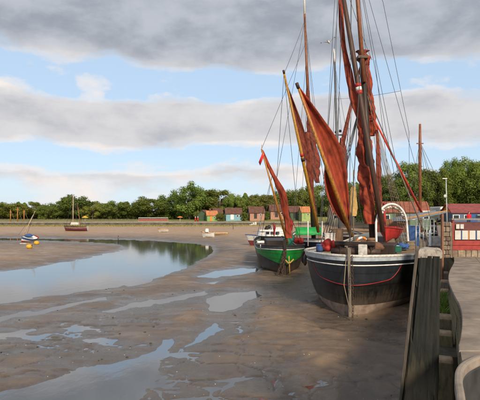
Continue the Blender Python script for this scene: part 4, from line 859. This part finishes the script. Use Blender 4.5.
# continuous shrubbery and wood that closes the gaps below and between the crowns
rnd = random.Random(5); V = []; F = []
def wood_leaf(p, s):
    nrm = Vector((rnd.gauss(0, 1), rnd.gauss(0, 1)-.5, rnd.gauss(0, 1)+.5)).normalized(); u = nrm.orthogonal().normalized(); v = nrm.cross(u); k = len(V)
    V.extend([tuple(p-u*s*.5), tuple(p+v*s*.35), tuple(p+u*s*.5), tuple(p-v*s*.35)]); F.append((k, k+1, k+2, k+3))
for i in range(90000):
    px = rnd.uniform(-75, 372); Y = rnd.uniform(164, 178); tt = 207-7*(px > 195)-4*(px > 280)-3.0*math.sin(px*.11)-2.4*math.sin(px*.31+1)-1.6*math.sin(px*.8); u = rnd.random()**.7
    g = P(px, lerp(220, tt, u), Y); wood_leaf(g, rnd.uniform(.4, .85))
for i in range(34000):
    px = rnd.uniform(356, 540); Y = rnd.uniform(103, 112); tt = 190-5*math.sin(px*.13)-4*math.sin(px*.37+2)-2*math.sin(px*.9); g = P(px, lerp(222, tt, rnd.random()**.7), Y); wood_leaf(g, rnd.uniform(.25, .6))
me = bpy.data.meshes.new('distant_wood'); me.from_pydata(V, [], F); me.materials.append(M_leaf[2]); dw = stuff(bpy.data.objects.new('distant_wood', me)); COL.objects.link(dw); tag(dw, 'dense dark undergrowth and wood behind the trees', 'wood')
V, F = [], []; _wy = np.linspace(SHORE-14, SHORE+1, 16); _wz = [mud_z(-30, y_) for y_ in _wy]
for i in range(16000):     # green weed strip at the foot of the sea wall
    px = rnd.uniform(-60, 300); Y = SHORE-.1-abs(rnd.gauss(0, 2.6)); x = (px-CX)/FPX*Y; h = rnd.uniform(.08, .3); p = Vector((x, Y, float(np.interp(Y, _wy, _wz)))); wood_leaf(p+Vector((0, 0, h*.4)), h)
me = bpy.data.meshes.new('shore_weed'); me.from_pydata(V, [], F); me.materials.append(mat('shore_weed', (.20, .21, .035), .8, .4, 2, col2=(.30, .27, .06))); o = stuff(bpy.data.objects.new('shore_weed', me)); COL.objects.link(o); tag(o, 'strip of yellow-green weed along the foot of the far sea wall', 'weeds')

# huts -------------------------------------------------------------
M_tile = mat('red_brown_tiles', (.115, .055, .042), .85, .35, 1.5, bump=.3); M_otile = mat('orange_tiles', (.42, .17, .07), .8, .3, 1.5, bump=.2)
def hut(label, px, Y, pyb, W, Dp, wall_h, roof_h, rot, wall, roof, gable=None, door=None, chimney=False, cat='hut', name='waterside_hut', zb=None, windows=1, ov=.25):
    b = P(px, pyb, Y); zb = b.z if zb is None else zb; t = thing(name, label, cat, (b.x, Y, zb)); c, s = math.cos(rot), math.sin(rot)
    def T(x, y, z_): return Vector((b.x+x*c-y*s, Y+x*s+y*c, zb+z_))
    w2, d2 = W/2, Dp/2
    wl = MB(); ring_ = [(-w2, -d2), (w2, -d2), (w2, d2), (-w2, d2)]
    wl.add([T(x, y, -.9) for x, y in ring_]+[T(x, y, wall_h) for x, y in ring_], [(0, 1, 5, 4), (1, 2, 6, 5), (2, 3, 7, 6), (3, 0, 4, 7)]); wo_ = wl.build('wall', wall, t)
    for sx in (-1, 1):
        MB().slab([T(sx*(w2-.04), -d2, wall_h), T(sx*(w2-.04), d2, wall_h), T(sx*(w2-.04), 0, wall_h+roof_h)], (c, s, 0), .1).build('gable', gable or wall, t)
    rf = None
    for sy in (-1, 1):
        k = (d2+ov)/d2; r_ = MB().slab([T(-w2-ov, sy*d2*k, wall_h+roof_h*(1-k)+.05), T(w2+ov, sy*d2*k, wall_h+roof_h*(1-k)+.05), T(w2+ov, 0, wall_h+roof_h+.05), T(-w2-ov, 0, wall_h+roof_h+.05)], (0, sy*.5, 1), .14).build('roof', roof, t)
        rf = rf or r_
    if chimney: MB().box(T(-w2*.3, 0, wall_h+roof_h+.25), (.5, .5, 1.0), rot).build('chimney', M_tile, rf)
    md = door or M_dark; d_ = MB().box(T(-W*.12, -d2-.03, wall_h*.43), (W*.2, .08, wall_h*.86), rot).build('door', md, t)
    for i in range(windows):
        x = W*(.22+.2*i) if windows < 3 else lerp(-w2*.85, w2*.85, i/(windows-1)); wn = MB().box(T(x, -d2-.03, wall_h*.6), (W*.13, .08, wall_h*.36), rot).build('window', M_white, t); MB().box(T(x, -d2-.05, wall_h*.6), (W*.10, .08, wall_h*.28), rot).build('pane', mat('dark_glass', (.02, .03, .04), .12, .2, 3), wn)
    return t
lg = mat('light_green_boards', (.20, .34, .11), .7, .2, 2); dg = mat('dark_green_and_shade_boards', (.05, .09, .05), .7, .2, 2); sb_ = mat('sky_blue_boards', (.17, .34, .42), .7, .2, 2); sal = mat('salmon_brick', (.36, .20, .145), .8, .25, 3); nb = mat('navy_and_shade_boards', (.09, .12, .20), .7, .2, 2); vy = mat('yellow_green_boards', (.28, .36, .14), .7, .2, 2)  # dark green and navy also carry the huts' shaded left sides
hut('light green hut with orange pyramid roof and chimney on the far shore', 211.5, 138, 221, 2.9, 2.9, 1.7, 1.2, R(12), lg, M_otile, lg, M_orange, True)
hut('added dark brown-roofed hut for the shaded left side of the light green hut', 204, 141, 221, 2.6, 3.2, 1.9, 1.3, R(70), dg, M_tile, dg)  # dark walls stand in for the light green hut's side wall in shadow
hut('brown shed behind the light green hut', 217, 146, 219.5, 2.6, 3, 2.0, 1.3, R(20), mat('brown_boards', (.16, .10, .07), .8), M_tile)
hut('sky blue hut with red-brown roof on the far shore', 233, 139, 219.5, 4.6, 3.6, 1.75, 1.55, R(10), sb_, M_tile, nb, M_white, windows=2)  # navy gable: shade of the left end put into the colour
hut('navy and salmon hut with dark doorway left of the furled red sail', 256, 139, 218.5, 4.3, 3.6, 1.75, 1.6, R(10), sal, M_tile, nb, M_dark)  # navy gable also holds the shade of its left end
hut('salmon brick hut half hidden behind the green barge sail', 277, 142, 217, 4.6, 3.6, 1.85, 1.8, R(8), sal, M_tile, sal, M_dark)
hut('dark green hut with red roof right of the furled red sail', 294, 140, 218, 3.4, 3.4, 1.8, 1.6, R(12), dg, M_tile, dg)
hut('yellow-green hut with orange roof seen between the barge spars', 304.5, 136, 218.5, 2.5, 2.6, 1.9, 1.4, R(12), vy, M_otile, vy, lg)
hut('long low house with red tiled roof behind the brailed mainsail', 348, 120, 222, 9, 5, 2.4, 1.9, R(4), mat('cream_render', (.45, .40, .30), .8), mat('red_tiles', (.30, .10, .06), .85, .3, 1.5), windows=4, cat='house', name='waterside_house', zb=1.7)
hut('green-walled house with wide red roof right of the white arch', 403, 84, 222, 7.6, 5, 2.3, 1.7, R(-6), mat('grey_green_boards', (.12, .18, .12), .8), mat('dull_red_tiles', (.24, .085, .055), .85, .3, 1.5), windows=4, cat='house', name='waterside_house', zb=2.0)
hut('red-roofed quay shed with orange fascia behind the person in red', 472, 80, 222, 8.2, 5, 1.8, 1.35, R(-4), nb, mat('maroon_roof', (.22, .06, .06), .8, .3, 1.5), M_orange, M_blue, windows=5, cat='shed', name='quay_shed', zb=2.4)
for i, (px, py, wp, Y, lb) in enumerate(((221, 212, 9, 136, 'rounded shrub between the light green hut and the sky blue hut'), (244.5, 211, 8, 137, 'rounded shrub right of the sky blue hut'), (266, 210.5, 9, 139, 'rounded shrub between the navy hut and the salmon hut'), (198.5, 210, 9, 146, 'dark shrub left of the dark brown-roofed hut'), (287, 209, 10, 141, 'shrub behind the foot of the furled red sail'), (230, 206, 15, 147, 'broad bush behind the sky blue hut'), (256, 204, 16, 148, 'broad bush behind the navy hut'))):
    tree(px, py, Y, wp, (0, 2, 4)[i % 3], (1, 0, 2)[i % 3], lb, 'shrubs among the huts')
t = thing('steps', 'pale stone steps with rail in the sea wall below the navy hut', 'steps', (3.3, SHORE+.2, .7))
for k in range(6):
    c = P(lerp(247, 255.5, k/5), 0, SHORE-.35); MB().box((c.x, SHORE-.35, .5+k*.11), (.5, .8, .55+k*.22)).build('step', M_offw, t)
rl = MB()
# fence, posts, small things along the promenade
t = thing('railing', 'low red and white railing on the far promenade left of the tall tree', 'railing', (-25, SHORE+6, LZ))
for k in range(31):
    x = (lerp(138.5, 168, k/30)-CX)/FPX*128; MB().box((x, 128, LZ+.55), (.05, .05, 1.0)).build('post', M_offw, t)
a, b = G(138.5, 128), G(168, 128)
MB().box(((a.x+b.x)/2, 128, LZ+.5), (b.x-a.x, .05, .5)).build('red_panel', mat('faded_red', (.36, .09, .07), .7), t); MB().box(((a.x+b.x)/2, 128, LZ+1.12), (b.x-a.x, .08, .08)).build('top_rail', M_white, t)
t = thing('railing', 'long thin post-and-rail fence on the far promenade behind the grounded yawl', 'railing', (-45, SHORE+5, LZ))
for k in range(44):
    x = (lerp(-30, 137, k/43)-CX)/FPX*125; MB().box((x, 125, LZ+.4), (.08, .08, .85)).build('post', M_timb, t)
for zz in (.4, .78): MB().box((lerp((-30-CX), (137-CX), .5)/FPX*125, 125, LZ+zz), (167/FPX*125, .04, .05)).build('rail', M_timb, t)
for px, pt_, lb in ((10.5, 210, 'left of three orange masts standing among the far trees'), (17.5, 207.5, 'middle and tallest of three orange masts among the far trees'), (24, 210, 'right of three orange masts standing among the far trees')):
    t = thing('orange_mast', lb, 'mast', G(px, 130, LZ), 'orange masts at the far left'); spar('pole', [G(px, 130, LZ-.2), P(px, pt_, 130)], [.16, .09], M_wood, t)
    MB().box(P(px, pt_+2, 130), (.7, .1, .1)).build('crosspiece', M_wood, t); rope('stay', [P(px, pt_, 130), G(px+5, 130, LZ)], .03, M_rope, t)
for px, lb in ((195.4, 'left of two red posts beside the light green hut'), (197.8, 'right of two red posts beside the light green hut')):
    t = thing('red_post', lb, 'post', G(px, 133, LZ)); MB().tube([G(px, 133, LZ-.1), G(px, 133, LZ+1.1)], [.2, .17], 8).build('shaft', M_red, t); MB().blob(G(px, 133, LZ+1.2), .2, 1, .05).build('cap', M_offw, t)
t = thing('parasol', 'orange parasol on the far promenade in front of the tallest tree', 'parasol', G(180, 127, LZ)); spar('pole', [G(180, 127, LZ), G(180, 127, LZ+1.5)], .05, M_white, t)
MB().grid([[G(180, 127, 0)+Vector((r_*math.cos(x), r_*math.sin(x), LZ+zz)) for x in [k*math.pi/6 for k in range(12)]] for r_, zz in ((.8, 1.15), (.55, 1.35), (.02, 1.5))], close=True).build('canopy', M_orange, t)
t = thing('parasol', 'yellow parasol on the far promenade right of the grounded yawl', 'parasol', G(85, 127, LZ)); spar('pole', [G(85, 127, LZ), G(85, 127, LZ+1.5)], .05, M_white, t)
MB().grid([[G(85, 127, 0)+Vector((r_*math.cos(x), r_*math.sin(x), LZ+zz)) for x in [k*math.pi/6 for k in range(12)]] for r_, zz in ((.9, 1.1), (.6, 1.35), (.02, 1.6))], close=True).build('canopy', M_yellow, t)

# boats on the far mud ---------------------------------------------
def mz(p): return max(mud_z(p.x, p.y), 0)
O = G(65.5, 97); h = Hull(O, (1, -.12), 4.7, .85, 1.05, Lb=2, rake=.35, mid=.3, bow=.6, z0=0); zb = mz(O); t = thing('yawl', 'two-masted yawl with maroon bottom aground on the far mud bank', 'sailing boat', (O.x, O.y, zb))
def lift(mb, dz):
    for v in mb.v: v.z += dz
    return mb
lift(h.strip(0, .55, 4.7), zb).build('lower_hull', mat('maroon_hull', (.11, .028, .038), .5, .2, 3), t); lift(h.strip(.55, 1, 4.7, .01), zb).build('topsides', mat('faded_pink_topsides', (.20, .12, .11), .6, .4, 3), t); lift(h.deck(.9), zb).build('deck', M_deck, t); lift(h.transom(), zb).build('transom', M_offw, t); lift(h.line(1, 4.7, .04), zb).build('rail_cap', M_dark, t)
spar('mainmast', [P(73, 226, 97), P(73.2, 195.5, 97)], [.09, .045], mat('pale_mast', (.55, .42, .28), .5), t); spar('mizzenmast', [P(80.5, 226, 97), P(77.5, 205, 97)], [.06, .03], M_wood, t); MB().box(P(75, 223.5, 97), (1.7, .8, .5), -.1, taper=.8).build('cabin', M_offw, t, bevel=.04)
for a_, b_ in (((73.2, 197), (66, 226)), ((73.2, 197), (82, 224)), ((73.2, 199), (78, 226)), ((77.5, 206), (86.5, 225)), ((73.2, 203), (70, 226))): rope('stay', [P(*a_, 97), P(*b_, 97)], .022, M_wire, t)
bundle([P(73.5, 221, 96.9), P(76, 221.2, 96.9), P(80, 221, 96.9)], [.1, .14, .08], 3, n=8, steps=10).build('furled_sail', M_sailb, t)
# leaning sailing dinghy
O = G(21, 66); zb = mz(O)-.12; h = Hull(O, (.32, 1), 2.7, .62, .95, Lb=1.4, rake=.2, mid=.35, bow=.7, z0=0, heel=R(24)); t = thing('sailing_dinghy', 'blue, red and white sailing dinghy leaning over with tilted mast on the left mud', 'sailing boat', (O.x, O.y, zb))
lift(h.strip(0, .42, 2.7), zb).build('lower_hull', M_red, t); lift(h.strip(.42, .7, 2.7, .008), zb).build('white_band', M_white, t); lift(h.strip(.7, 1, 2.7, .012), zb).build('topsides', M_blue, t); lift(h.deck(.9), zb).build('deck', M_white, t); lift(h.transom(), zb).build('transom', M_red, t)
lift(MB().blob(h.pos(1.0, 0, 1.08), (.55, .4, .22), 2, .2, 2, 4), zb).build('cover', M_blue, t)
spar('mast', [P(22.5, 237, 66.5), P(35.2, 211, 66.5)], [.055, .03], mat('pale_mast', (.55, .42, .28), .5), t); rope('stay', [P(35, 212, 66.5), P(18.5, 235, 66)], .016, M_wire, t); rope('stay', [P(35, 212, 66.5), P(26, 237, 67.5)], .016, M_wire, t)
t = thing('rudder', 'small pale plank lying on the mud beside the leaning dinghy', 'plank', G(25, 60, .2)); MB().box(G(24.5, 61.5, mz(G(24.5, 61.5))+.06), (1.2, .25, .09), -.2).build('blade', M_offw, t); MB().box(G(27.5, 61, mz(G(27.5, 61))+.1), (.35, .1, .1), .4).build('stock', M_wood, t)
def buoy(px, Y, r, label, tilt):
    c = G(px, Y); z_ = mz(c); t = thing('mooring_buoy', label, 'buoy', (c.x, Y, z_), 'yellow mooring buoys on the left mud')
    MB().blob((c.x, Y, z_+r*.72), (r*1.12, r, r*.86), 3, .02, 1, 1).build('float', M_yellow, t); MB().tube([(c.x+r*.9*tilt, Y-.1, z_+r), (c.x+r*1.35*tilt, Y-.15, z_+r*1.2)], .04, 6).build('mooring_eye', M_iron, t); rope('strop', [(c.x+r*1.2*tilt, Y-.1, z_+r), (c.x+r*2.4*tilt, Y-.5, z_+.03)], .025, M_rope, t)
buoy(29.3, 52.5, .30, 'lower and nearer of two yellow buoys on the left mud', 1); buoy(36.6, 60, .30, 'upper and farther of two yellow buoys on the left mud, beside the dinghy', -1)
# white boat and white plank-like hull on the far bank
def open_boat(px, Y, L_, label, m_, D, cat='boat', nm='rowing_boat', heel=R(14), Hh=.75, cab=False):
    O = G(px, Y); zb = mz(O); h = Hull(O, D, L_, L_*.17, Hh, Lb=L_*.5, rake=.25, mid=.35, bow=.7, z0=0, heel=heel); t = thing(nm, label, cat, (O.x, O.y, zb)); lift(h.strip(0, 1, L_), zb).build('hull', m_, t); lift(h.line(1, L_, .04), zb).build('gunwale', M_wood, t); lift(h.deck(.7), zb).build('thwart', M_deck, t); lift(h.transom(), zb).build('transom', m_, t)
    if cab: lift(MB().box(h.pos(L_*.4, 0, Hh+.2), (L_*.3, L_*.2, .55), .1, taper=.8), zb).build('cabin', M_white, t, bevel=.05)
open_boat(203, 77, 1.9, 'white cabin boat tipped on the far mud right of the creek', M_white, (1, -.25), Hh=.95, cab=True, nm='cabin_boat')
open_boat(213, 82, 2.7, 'long pale skiff lying on the mud right of the white cabin boat', mat('cream_hull', (.58, .48, .34), .6), (1, .35), Hh=.4, nm='skiff')
open_boat(159, 92, 1.8, 'small pale boat alone on the far mud above the creek', M_offw, (1, .2), Hh=.7)
# withies and small stuff on the bank
for i, (px, py, lb) in enumerate(((233, 231, 'short dark mooring stake left of the cruiser'), (118, 240, 'dark weedy stake at the tip of the left mud spit'))):
    Y = CAMH*FPX/(py-HY)*.93; c = G(px, Y); t = thing('mooring_stake', lb, 'stake', (c.x, Y, 0)); MB().tube([(c.x, Y, -.2), (c.x+.05, Y, mz(c)+.9)], [.07, .05], 6).build('shaft', M_dark, t); MB().blob((c.x+.05, Y, mz(c)+.6), (.1, .1, .2), 1, .3).build('weed', M_moss, t)

# ================================================================== van, lamp, person, gull
t = thing('van', 'white high-roofed van parked on the quay left of the red-roofed shed', 'van', G(445, 82, QZ)); c = G(445, 82)
MB().grid([[Vector((c.x+x*w_, 82+y, QZ+z_)) for x, y in ((-.9, 0), (.9, 0), (.9, 4.8), (-.9, 4.8))] for z_, w_ in ((.35, 1), (1.2, 1), (2.2, .95), (2.62, .86), (2.7, .7))], close=True, smooth=False).add([Vector((c.x+x*.7, 82+y, QZ+2.7)) for x, y in ((-.9, 0), (.9, 0), (.9, 4.8), (-.9, 4.8))], [(0, 1, 2, 3)]).build('body', M_white, t, bevel=.08)
for sx in (-1, 1):
    MB().box((c.x+sx*.42, 81.98, QZ+1.85), (.68, .08, .6)).build('rear_window', mat('dark_glass', (.02, .03, .04), .12, .2, 3), t); MB().box((c.x+sx*.83, 81.97, QZ+1.0), (.12, .08, .55)).build('tail_light', M_red, t)
    for yy in (.9, 3.9):
        wl = MB().tube([(c.x+sx*.7, 82+yy, QZ+.35), (c.x+sx*.92, 82+yy, QZ+.35)], .35, 16).build('wheel', mat('tyre', (.02, .02, .02), .8), t); MB().tube([(c.x+sx*.9, 82+yy, QZ+.35), (c.x+sx*.935, 82+yy, QZ+.35)], .19, 12).build('rim', M_steel, wl)
MB().box((c.x, 81.95, QZ+.45), (1.8, .14, .22)).build('bumper', M_dark, t)
t = thing('street_lamp', 'slim pale street lamp rising before the trees behind the quay', 'lamp', G(446.5, 72, QZ)); spar('column', [G(447, 72, QZ), P(446, 178, 72)], [.09, .05], mat('pale_grey_paint', (.45, .52, .56), .5), t); MB().blob(P(445, 196, 71.9), (.2, .16, .26), 2, .05).build('round_sign', M_white, t); MB().box(P(444.6, 178.6, 72), (.7, .25, .14)).build('lantern', M_white, t, bevel=.04)

def skin_body(name, nodes, edges, m, parent, loc, sub=2):
    me = bpy.data.meshes.new(name); me.from_pydata([tuple(Vector(n[:3])) for n in nodes], edges, []); o = bpy.data.objects.new(name, me); COL.objects.link(o); o.parent = parent
    sk = o.modifiers.new('skin', 'SKIN'); sk.use_smooth_shade = True; layer = me.skin_vertices[0] if me.skin_vertices else None
    if layer is None:
        bm = bmesh.new(); bm.from_mesh(me); bm.verts.layers.skin.verify(); bm.to_mesh(me); bm.free(); layer = me.skin_vertices[0]
    for i, n in enumerate(nodes): layer.data[i].radius = (n[3], n[4] if len(n) > 4 else n[3]); layer.data[i].use_root = (i == 0)
    sb = o.modifiers.new('sub', 'SUBSURF'); sb.levels = sb.render_levels = sub; me.materials.append(m); return o
def person_mat():
    m = mat('person_red_coat', (.5, .015, .02), .8, .15, 8); t_ = m.node_tree; n = t_.nodes.new; l = t_.links.new; b = t_.nodes['Principled BSDF']; tcn = n('ShaderNodeTexCoord'); s = n('ShaderNodeSeparateXYZ'); l(tcn.outputs['Object'], s.inputs[0])
    r = n('ShaderNodeValToRGB'); r.color_ramp.interpolation = 'CONSTANT'; e = r.color_ramp.elements; e.new(.5); e.new(.6)
    for el, (p, c_) in zip(e, ((0, (.03, .03, .03)), (.05, (.025, .03, .05)), (.43, (.5, .015, .02)), (.755, (.5, .3, .22)))): el.position = p; el.color = (*c_, 1)
    d = n('ShaderNodeMath'); d.operation = 'DIVIDE'; l(s.outputs[2], d.inputs[0]); d.inputs[1].default_value = 2.0; l(d.outputs[0], r.inputs[0]); l(r.outputs[0], b.inputs['Base Color']); return m
pc = G(469, 56, QZ); t = thing('person', 'person in a bright red coat standing on the quay behind the notice stand', 'person', pc)
nodes = [(0, 0, .95, .15, .11), (0, 0, 1.15, .15, .10), (0, 0, 1.38, .18, .11), (0, 0, 1.49, .07, .07), (0, -.01, 1.56, .065, .07), (0, -.02, 1.66, .085, .10), (0, -.01, 1.745, .06, .075),
         (-.20, 0, 1.40, .065), (-.25, -.02, 1.12, .05), (-.23, -.12, .88, .04), (-.22, -.15, .79, .035, .02), (.20, 0, 1.40, .065), (.25, -.02, 1.12, .05), (.22, -.12, .88, .04), (.21, -.15, .79, .035, .02),
         (-.10, 0, .85, .095), (-.11, -.01, .48, .065), (-.11, .02, .09, .045), (-.12, -.13, .035, .04, .03), (.10, 0, .85, .095), (.11, .0, .48, .065), (.11, .03, .09, .045), (.12, -.12, .035, .04, .03)]
edges = [(0, 1), (1, 2), (2, 3), (3, 4), (4, 5), (5, 6), (2, 7), (7, 8), (8, 9), (9, 10), (2, 11), (11, 12), (12, 13), (13, 14), (0, 15), (15, 16), (16, 17), (17, 18), (0, 19), (19, 20), (20, 21), (21, 22)]
skin_body('body', nodes, edges, person_mat(), t, pc)
MB().blob(pc+Vector((0, .02, 1.70)), (.098, .112, .10), 2, .08, 2).build('hair', mat('brown_hair', (.05, .03, .02), .7), t)

gc = P(328.5, 42.3, 38); t = thing('gull', 'white gull gliding with spread wings left of the white-tipped mast', 'bird', gc)
mb = MB(); bd = [Vector((-.28, 0, -.03)), Vector((-.16, 0, 0)), Vector((0, 0, .01)), Vector((.16, 0, .02)), Vector((.22, 0, .035)), Vector((.27, 0, .025)), Vector((.32, 0, .015))]; mb.tube([gc+b for b in bd], [.03, .065, .085, .06, .045, .035, .008], 12)
for sx, up in ((-1, .13), (1, .24)):
    rows = []
    for k in range(9):
        u = k/8; ch = lerp(.17, .02, u**1.6); yy = sx*(.02+.58*u); xx = .06+.10*math.sin(u*3.0)-.22*u*u; zz = .04+up*math.sin(u*1.75); rows.append([gc+Vector((xx+ch*.5, yy, zz)), gc+Vector((xx, yy, zz+.022*(1-u)+.006)), gc+Vector((xx-ch*.6, yy, zz)), gc+Vector((xx, yy, zz-.012*(1-u)-.005))])
    mb.grid(rows, close=True); mb.add(rows[-1], [(0, 1, 2, 3)])
mb.add([gc+v for v in (Vector((-.25, .03, -.02)), Vector((-.42, .09, -.03)), Vector((-.42, -.09, -.03)), Vector((-.25, -.03, -.02)), Vector((-.25, 0, -.045)), Vector((-.42, 0, -.045)))], [(0, 1, 2, 3), (0, 4, 5, 1), (4, 3, 2, 5), (1, 5, 2), (0, 3, 4)])
gmat = mat('gull_feathers', (.70, .70, .70), .8, .06, 5)
o = mb.build('body', gmat, t); rm = o.modifiers.new('fuse', 'REMESH'); rm.mode = 'VOXEL'; rm.voxel_size = .012; rm.use_smooth_shade = True; t.rotation_euler = (R(-18), R(8), R(62))
MB().tube([gc+Vector((.30, 0, .017)), gc+Vector((.36, 0, .008))], [.014, .004], 6).build('beak', M_orange, t)
for sx in (-1, 1): MB().blob(gc+Vector((-.0, sx*.565, .135 if sx < 0 else .235)), (.06, .05, .012), 1, .05).build('wing_tip', M_dark, t)

for o in COL.objects:
    if 'base' in o: del o['base']

# ================================================================== litter of the mud: pebbles, shells and weed too small to count
rnd = random.Random(11)
def scatter(name, label, cat, n, m, size, ymax, flat, quiet=.0, clump=False):
    ang = np.random.RandomState(n).rand(n, 3); Y = 4.5*np.power(ymax/4.5, ang[:, 0]); X = (-.62+ang[:, 1]*1.0)*Y; keep = X < .406*Y-.35
    if clump: keep &= np.array([mnoise.noise(Vector((x*.35, y*.35, 3.3))) > .18 for x, y in zip(X, Y)])
    X, Y = X[keep], Y[keep]; Hh = mud_height(X[None, :], Y[None, :])[0]; mb = MB()
    for x, y, hh in zip(X, Y, Hh):
        if hh < .004: continue
        s_ = size*rnd.uniform(.4, 1.3); a0 = rnd.uniform(0, 6.28); pts = [Vector((x+math.cos(a0+k*1.2566)*s_*rnd.uniform(.7, 1.2), y+math.sin(a0+k*1.2566)*s_*rnd.uniform(.7, 1.2), hh-.004)) for k in range(5)]
        top = [lerp(p, Vector((x, y, hh)), .35)+Vector((0, 0, s_*flat*rnd.uniform(.6, 1.2))) for p in pts]
        mb.add(pts+top, [(k, (k+1) % 5, 5+(k+1) % 5, 5+k) for k in range(5)]+[(5, 6, 7, 8, 9)])
    tag(stuff(mb.build(name, m)), label, cat)
scatter('pebbles', 'scattered small dark stones lying on the mud', 'stones', 200, mat('wet_pebble', (.10, .08, .065), .5, .5, 20, col2=(.17, .14, .115)), .020, 34, .8)
scatter('shells', 'scattered pale shell fragments on the mud', 'shells', 260, mat('shell', (.5, .46, .40), .6, .2, 20), .016, 22, .5)
scatter('bladder_weed', 'dark clumps of stranded seaweed on the mud', 'seaweed', 500, mat('bladder_weed', (.035, .032, .014), .55, .5, 12), .05, 40, .35, clump=True)

# ================================================================== more gear on the black barge
def cask(px, py, Y, r, h, label, m, name='cask', cat='barrel'):
    c = P(px, py, Y); t = thing(name, label, cat, c); MB().tube([c, c+Vector((0, 0, h*.3)), c+Vector((0, 0, h*.7)), c+Vector((0, 0, h))], [r*.85, r, r, r*.85], 12).build('staves', m, t)
    for k in (.2, .8): MB().tube([c+Vector((0, 0, h*k-.02)), c+Vector((0, 0, h*k+.02))], r*.97, 12).build('hoop', M_iron, t)
cask(371, 249, 21.5, .20, .5, 'small brown cask standing at the bow right of the windlass', mat('cask_oak', (.20, .11, .055), .7))
cask(319.5, 252, 22.3, .16, .38, 'small blue drum by the left rail of the black barge', M_blue, 'drum', 'drum')
t = thing('lifebuoy', 'orange and white lifebuoy propped on the black barge deck', 'lifebuoy', P(362, 243, 23.2)); c = P(362, 243, 23.2)
for k in range(8):
    MB().tube([c+Vector((math.cos(x)*.26, .04*math.cos(x), math.sin(x)*.26)) for x in [(k+i/4)*math.pi/4 for i in range(5)]], .06, 8).build('segment', M_orange if k % 2 else M_white, t)
for k, (px, py, Y, sz, m_, lb) in enumerate(((342.5, 250, 21.2, (.4, .3, .28), M_timb, 'weathered wooden box on the foredeck left of the stem'), (396, 249.5, 23.2, (.5, .35, .25), M_teal, 'low teal locker on deck before the blue tarpaulin'), (330, 241, 27, (.5, .5, .8), M_offw, 'white deck box behind the folded red cover'), (338, 238, 28, (.5, .6, 1.0), mat('brown_box', (.16, .09, .05), .7), 'brown deck box behind the windlass'), (413.5, 236, 30, (.7, .6, 1.2), M_blue, 'blue crate by the quayside shrouds'))):
    t = thing('deck_box', lb, 'box', P(px, py, Y)); MB().box(P(px, py, Y), sz, -.38).build('carcass', m_, t, bevel=.02); MB().box(P(px, py, Y)+Vector((0, 0, sz[2]/2+.02)), (sz[0]*1.06, sz[1]*1.06, .04), -.38).build('lid', m_, t, bevel=.01)
for k, a_ in enumerate((2.2, 3.6, 5.2, 7.2)):
    p = H.pt(a_, .96, -1, .12); t = thing('fender', ['rope fender nearest the bow on the left side of the black barge', 'second rope fender from the bow on the left side of the black barge', 'third rope fender from the bow on the left side of the black barge', 'fourth rope fender from the bow on the left side of the black barge'][k], 'fender', p, 'rope fenders on the black barge')
    MB().tube([p, p-Vector((0, 0, .12)), p-Vector((0, 0, .42)), p-Vector((0, 0, .52))], [.02, .075, .085, .03], 8).build('body', mat('old_tyre', (.03, .028, .026), .9, .3, 9, bump=.3), t); rope('lanyard', [p, H.pt(a_, 1.02, -1, .02)], .012, M_rope, t)
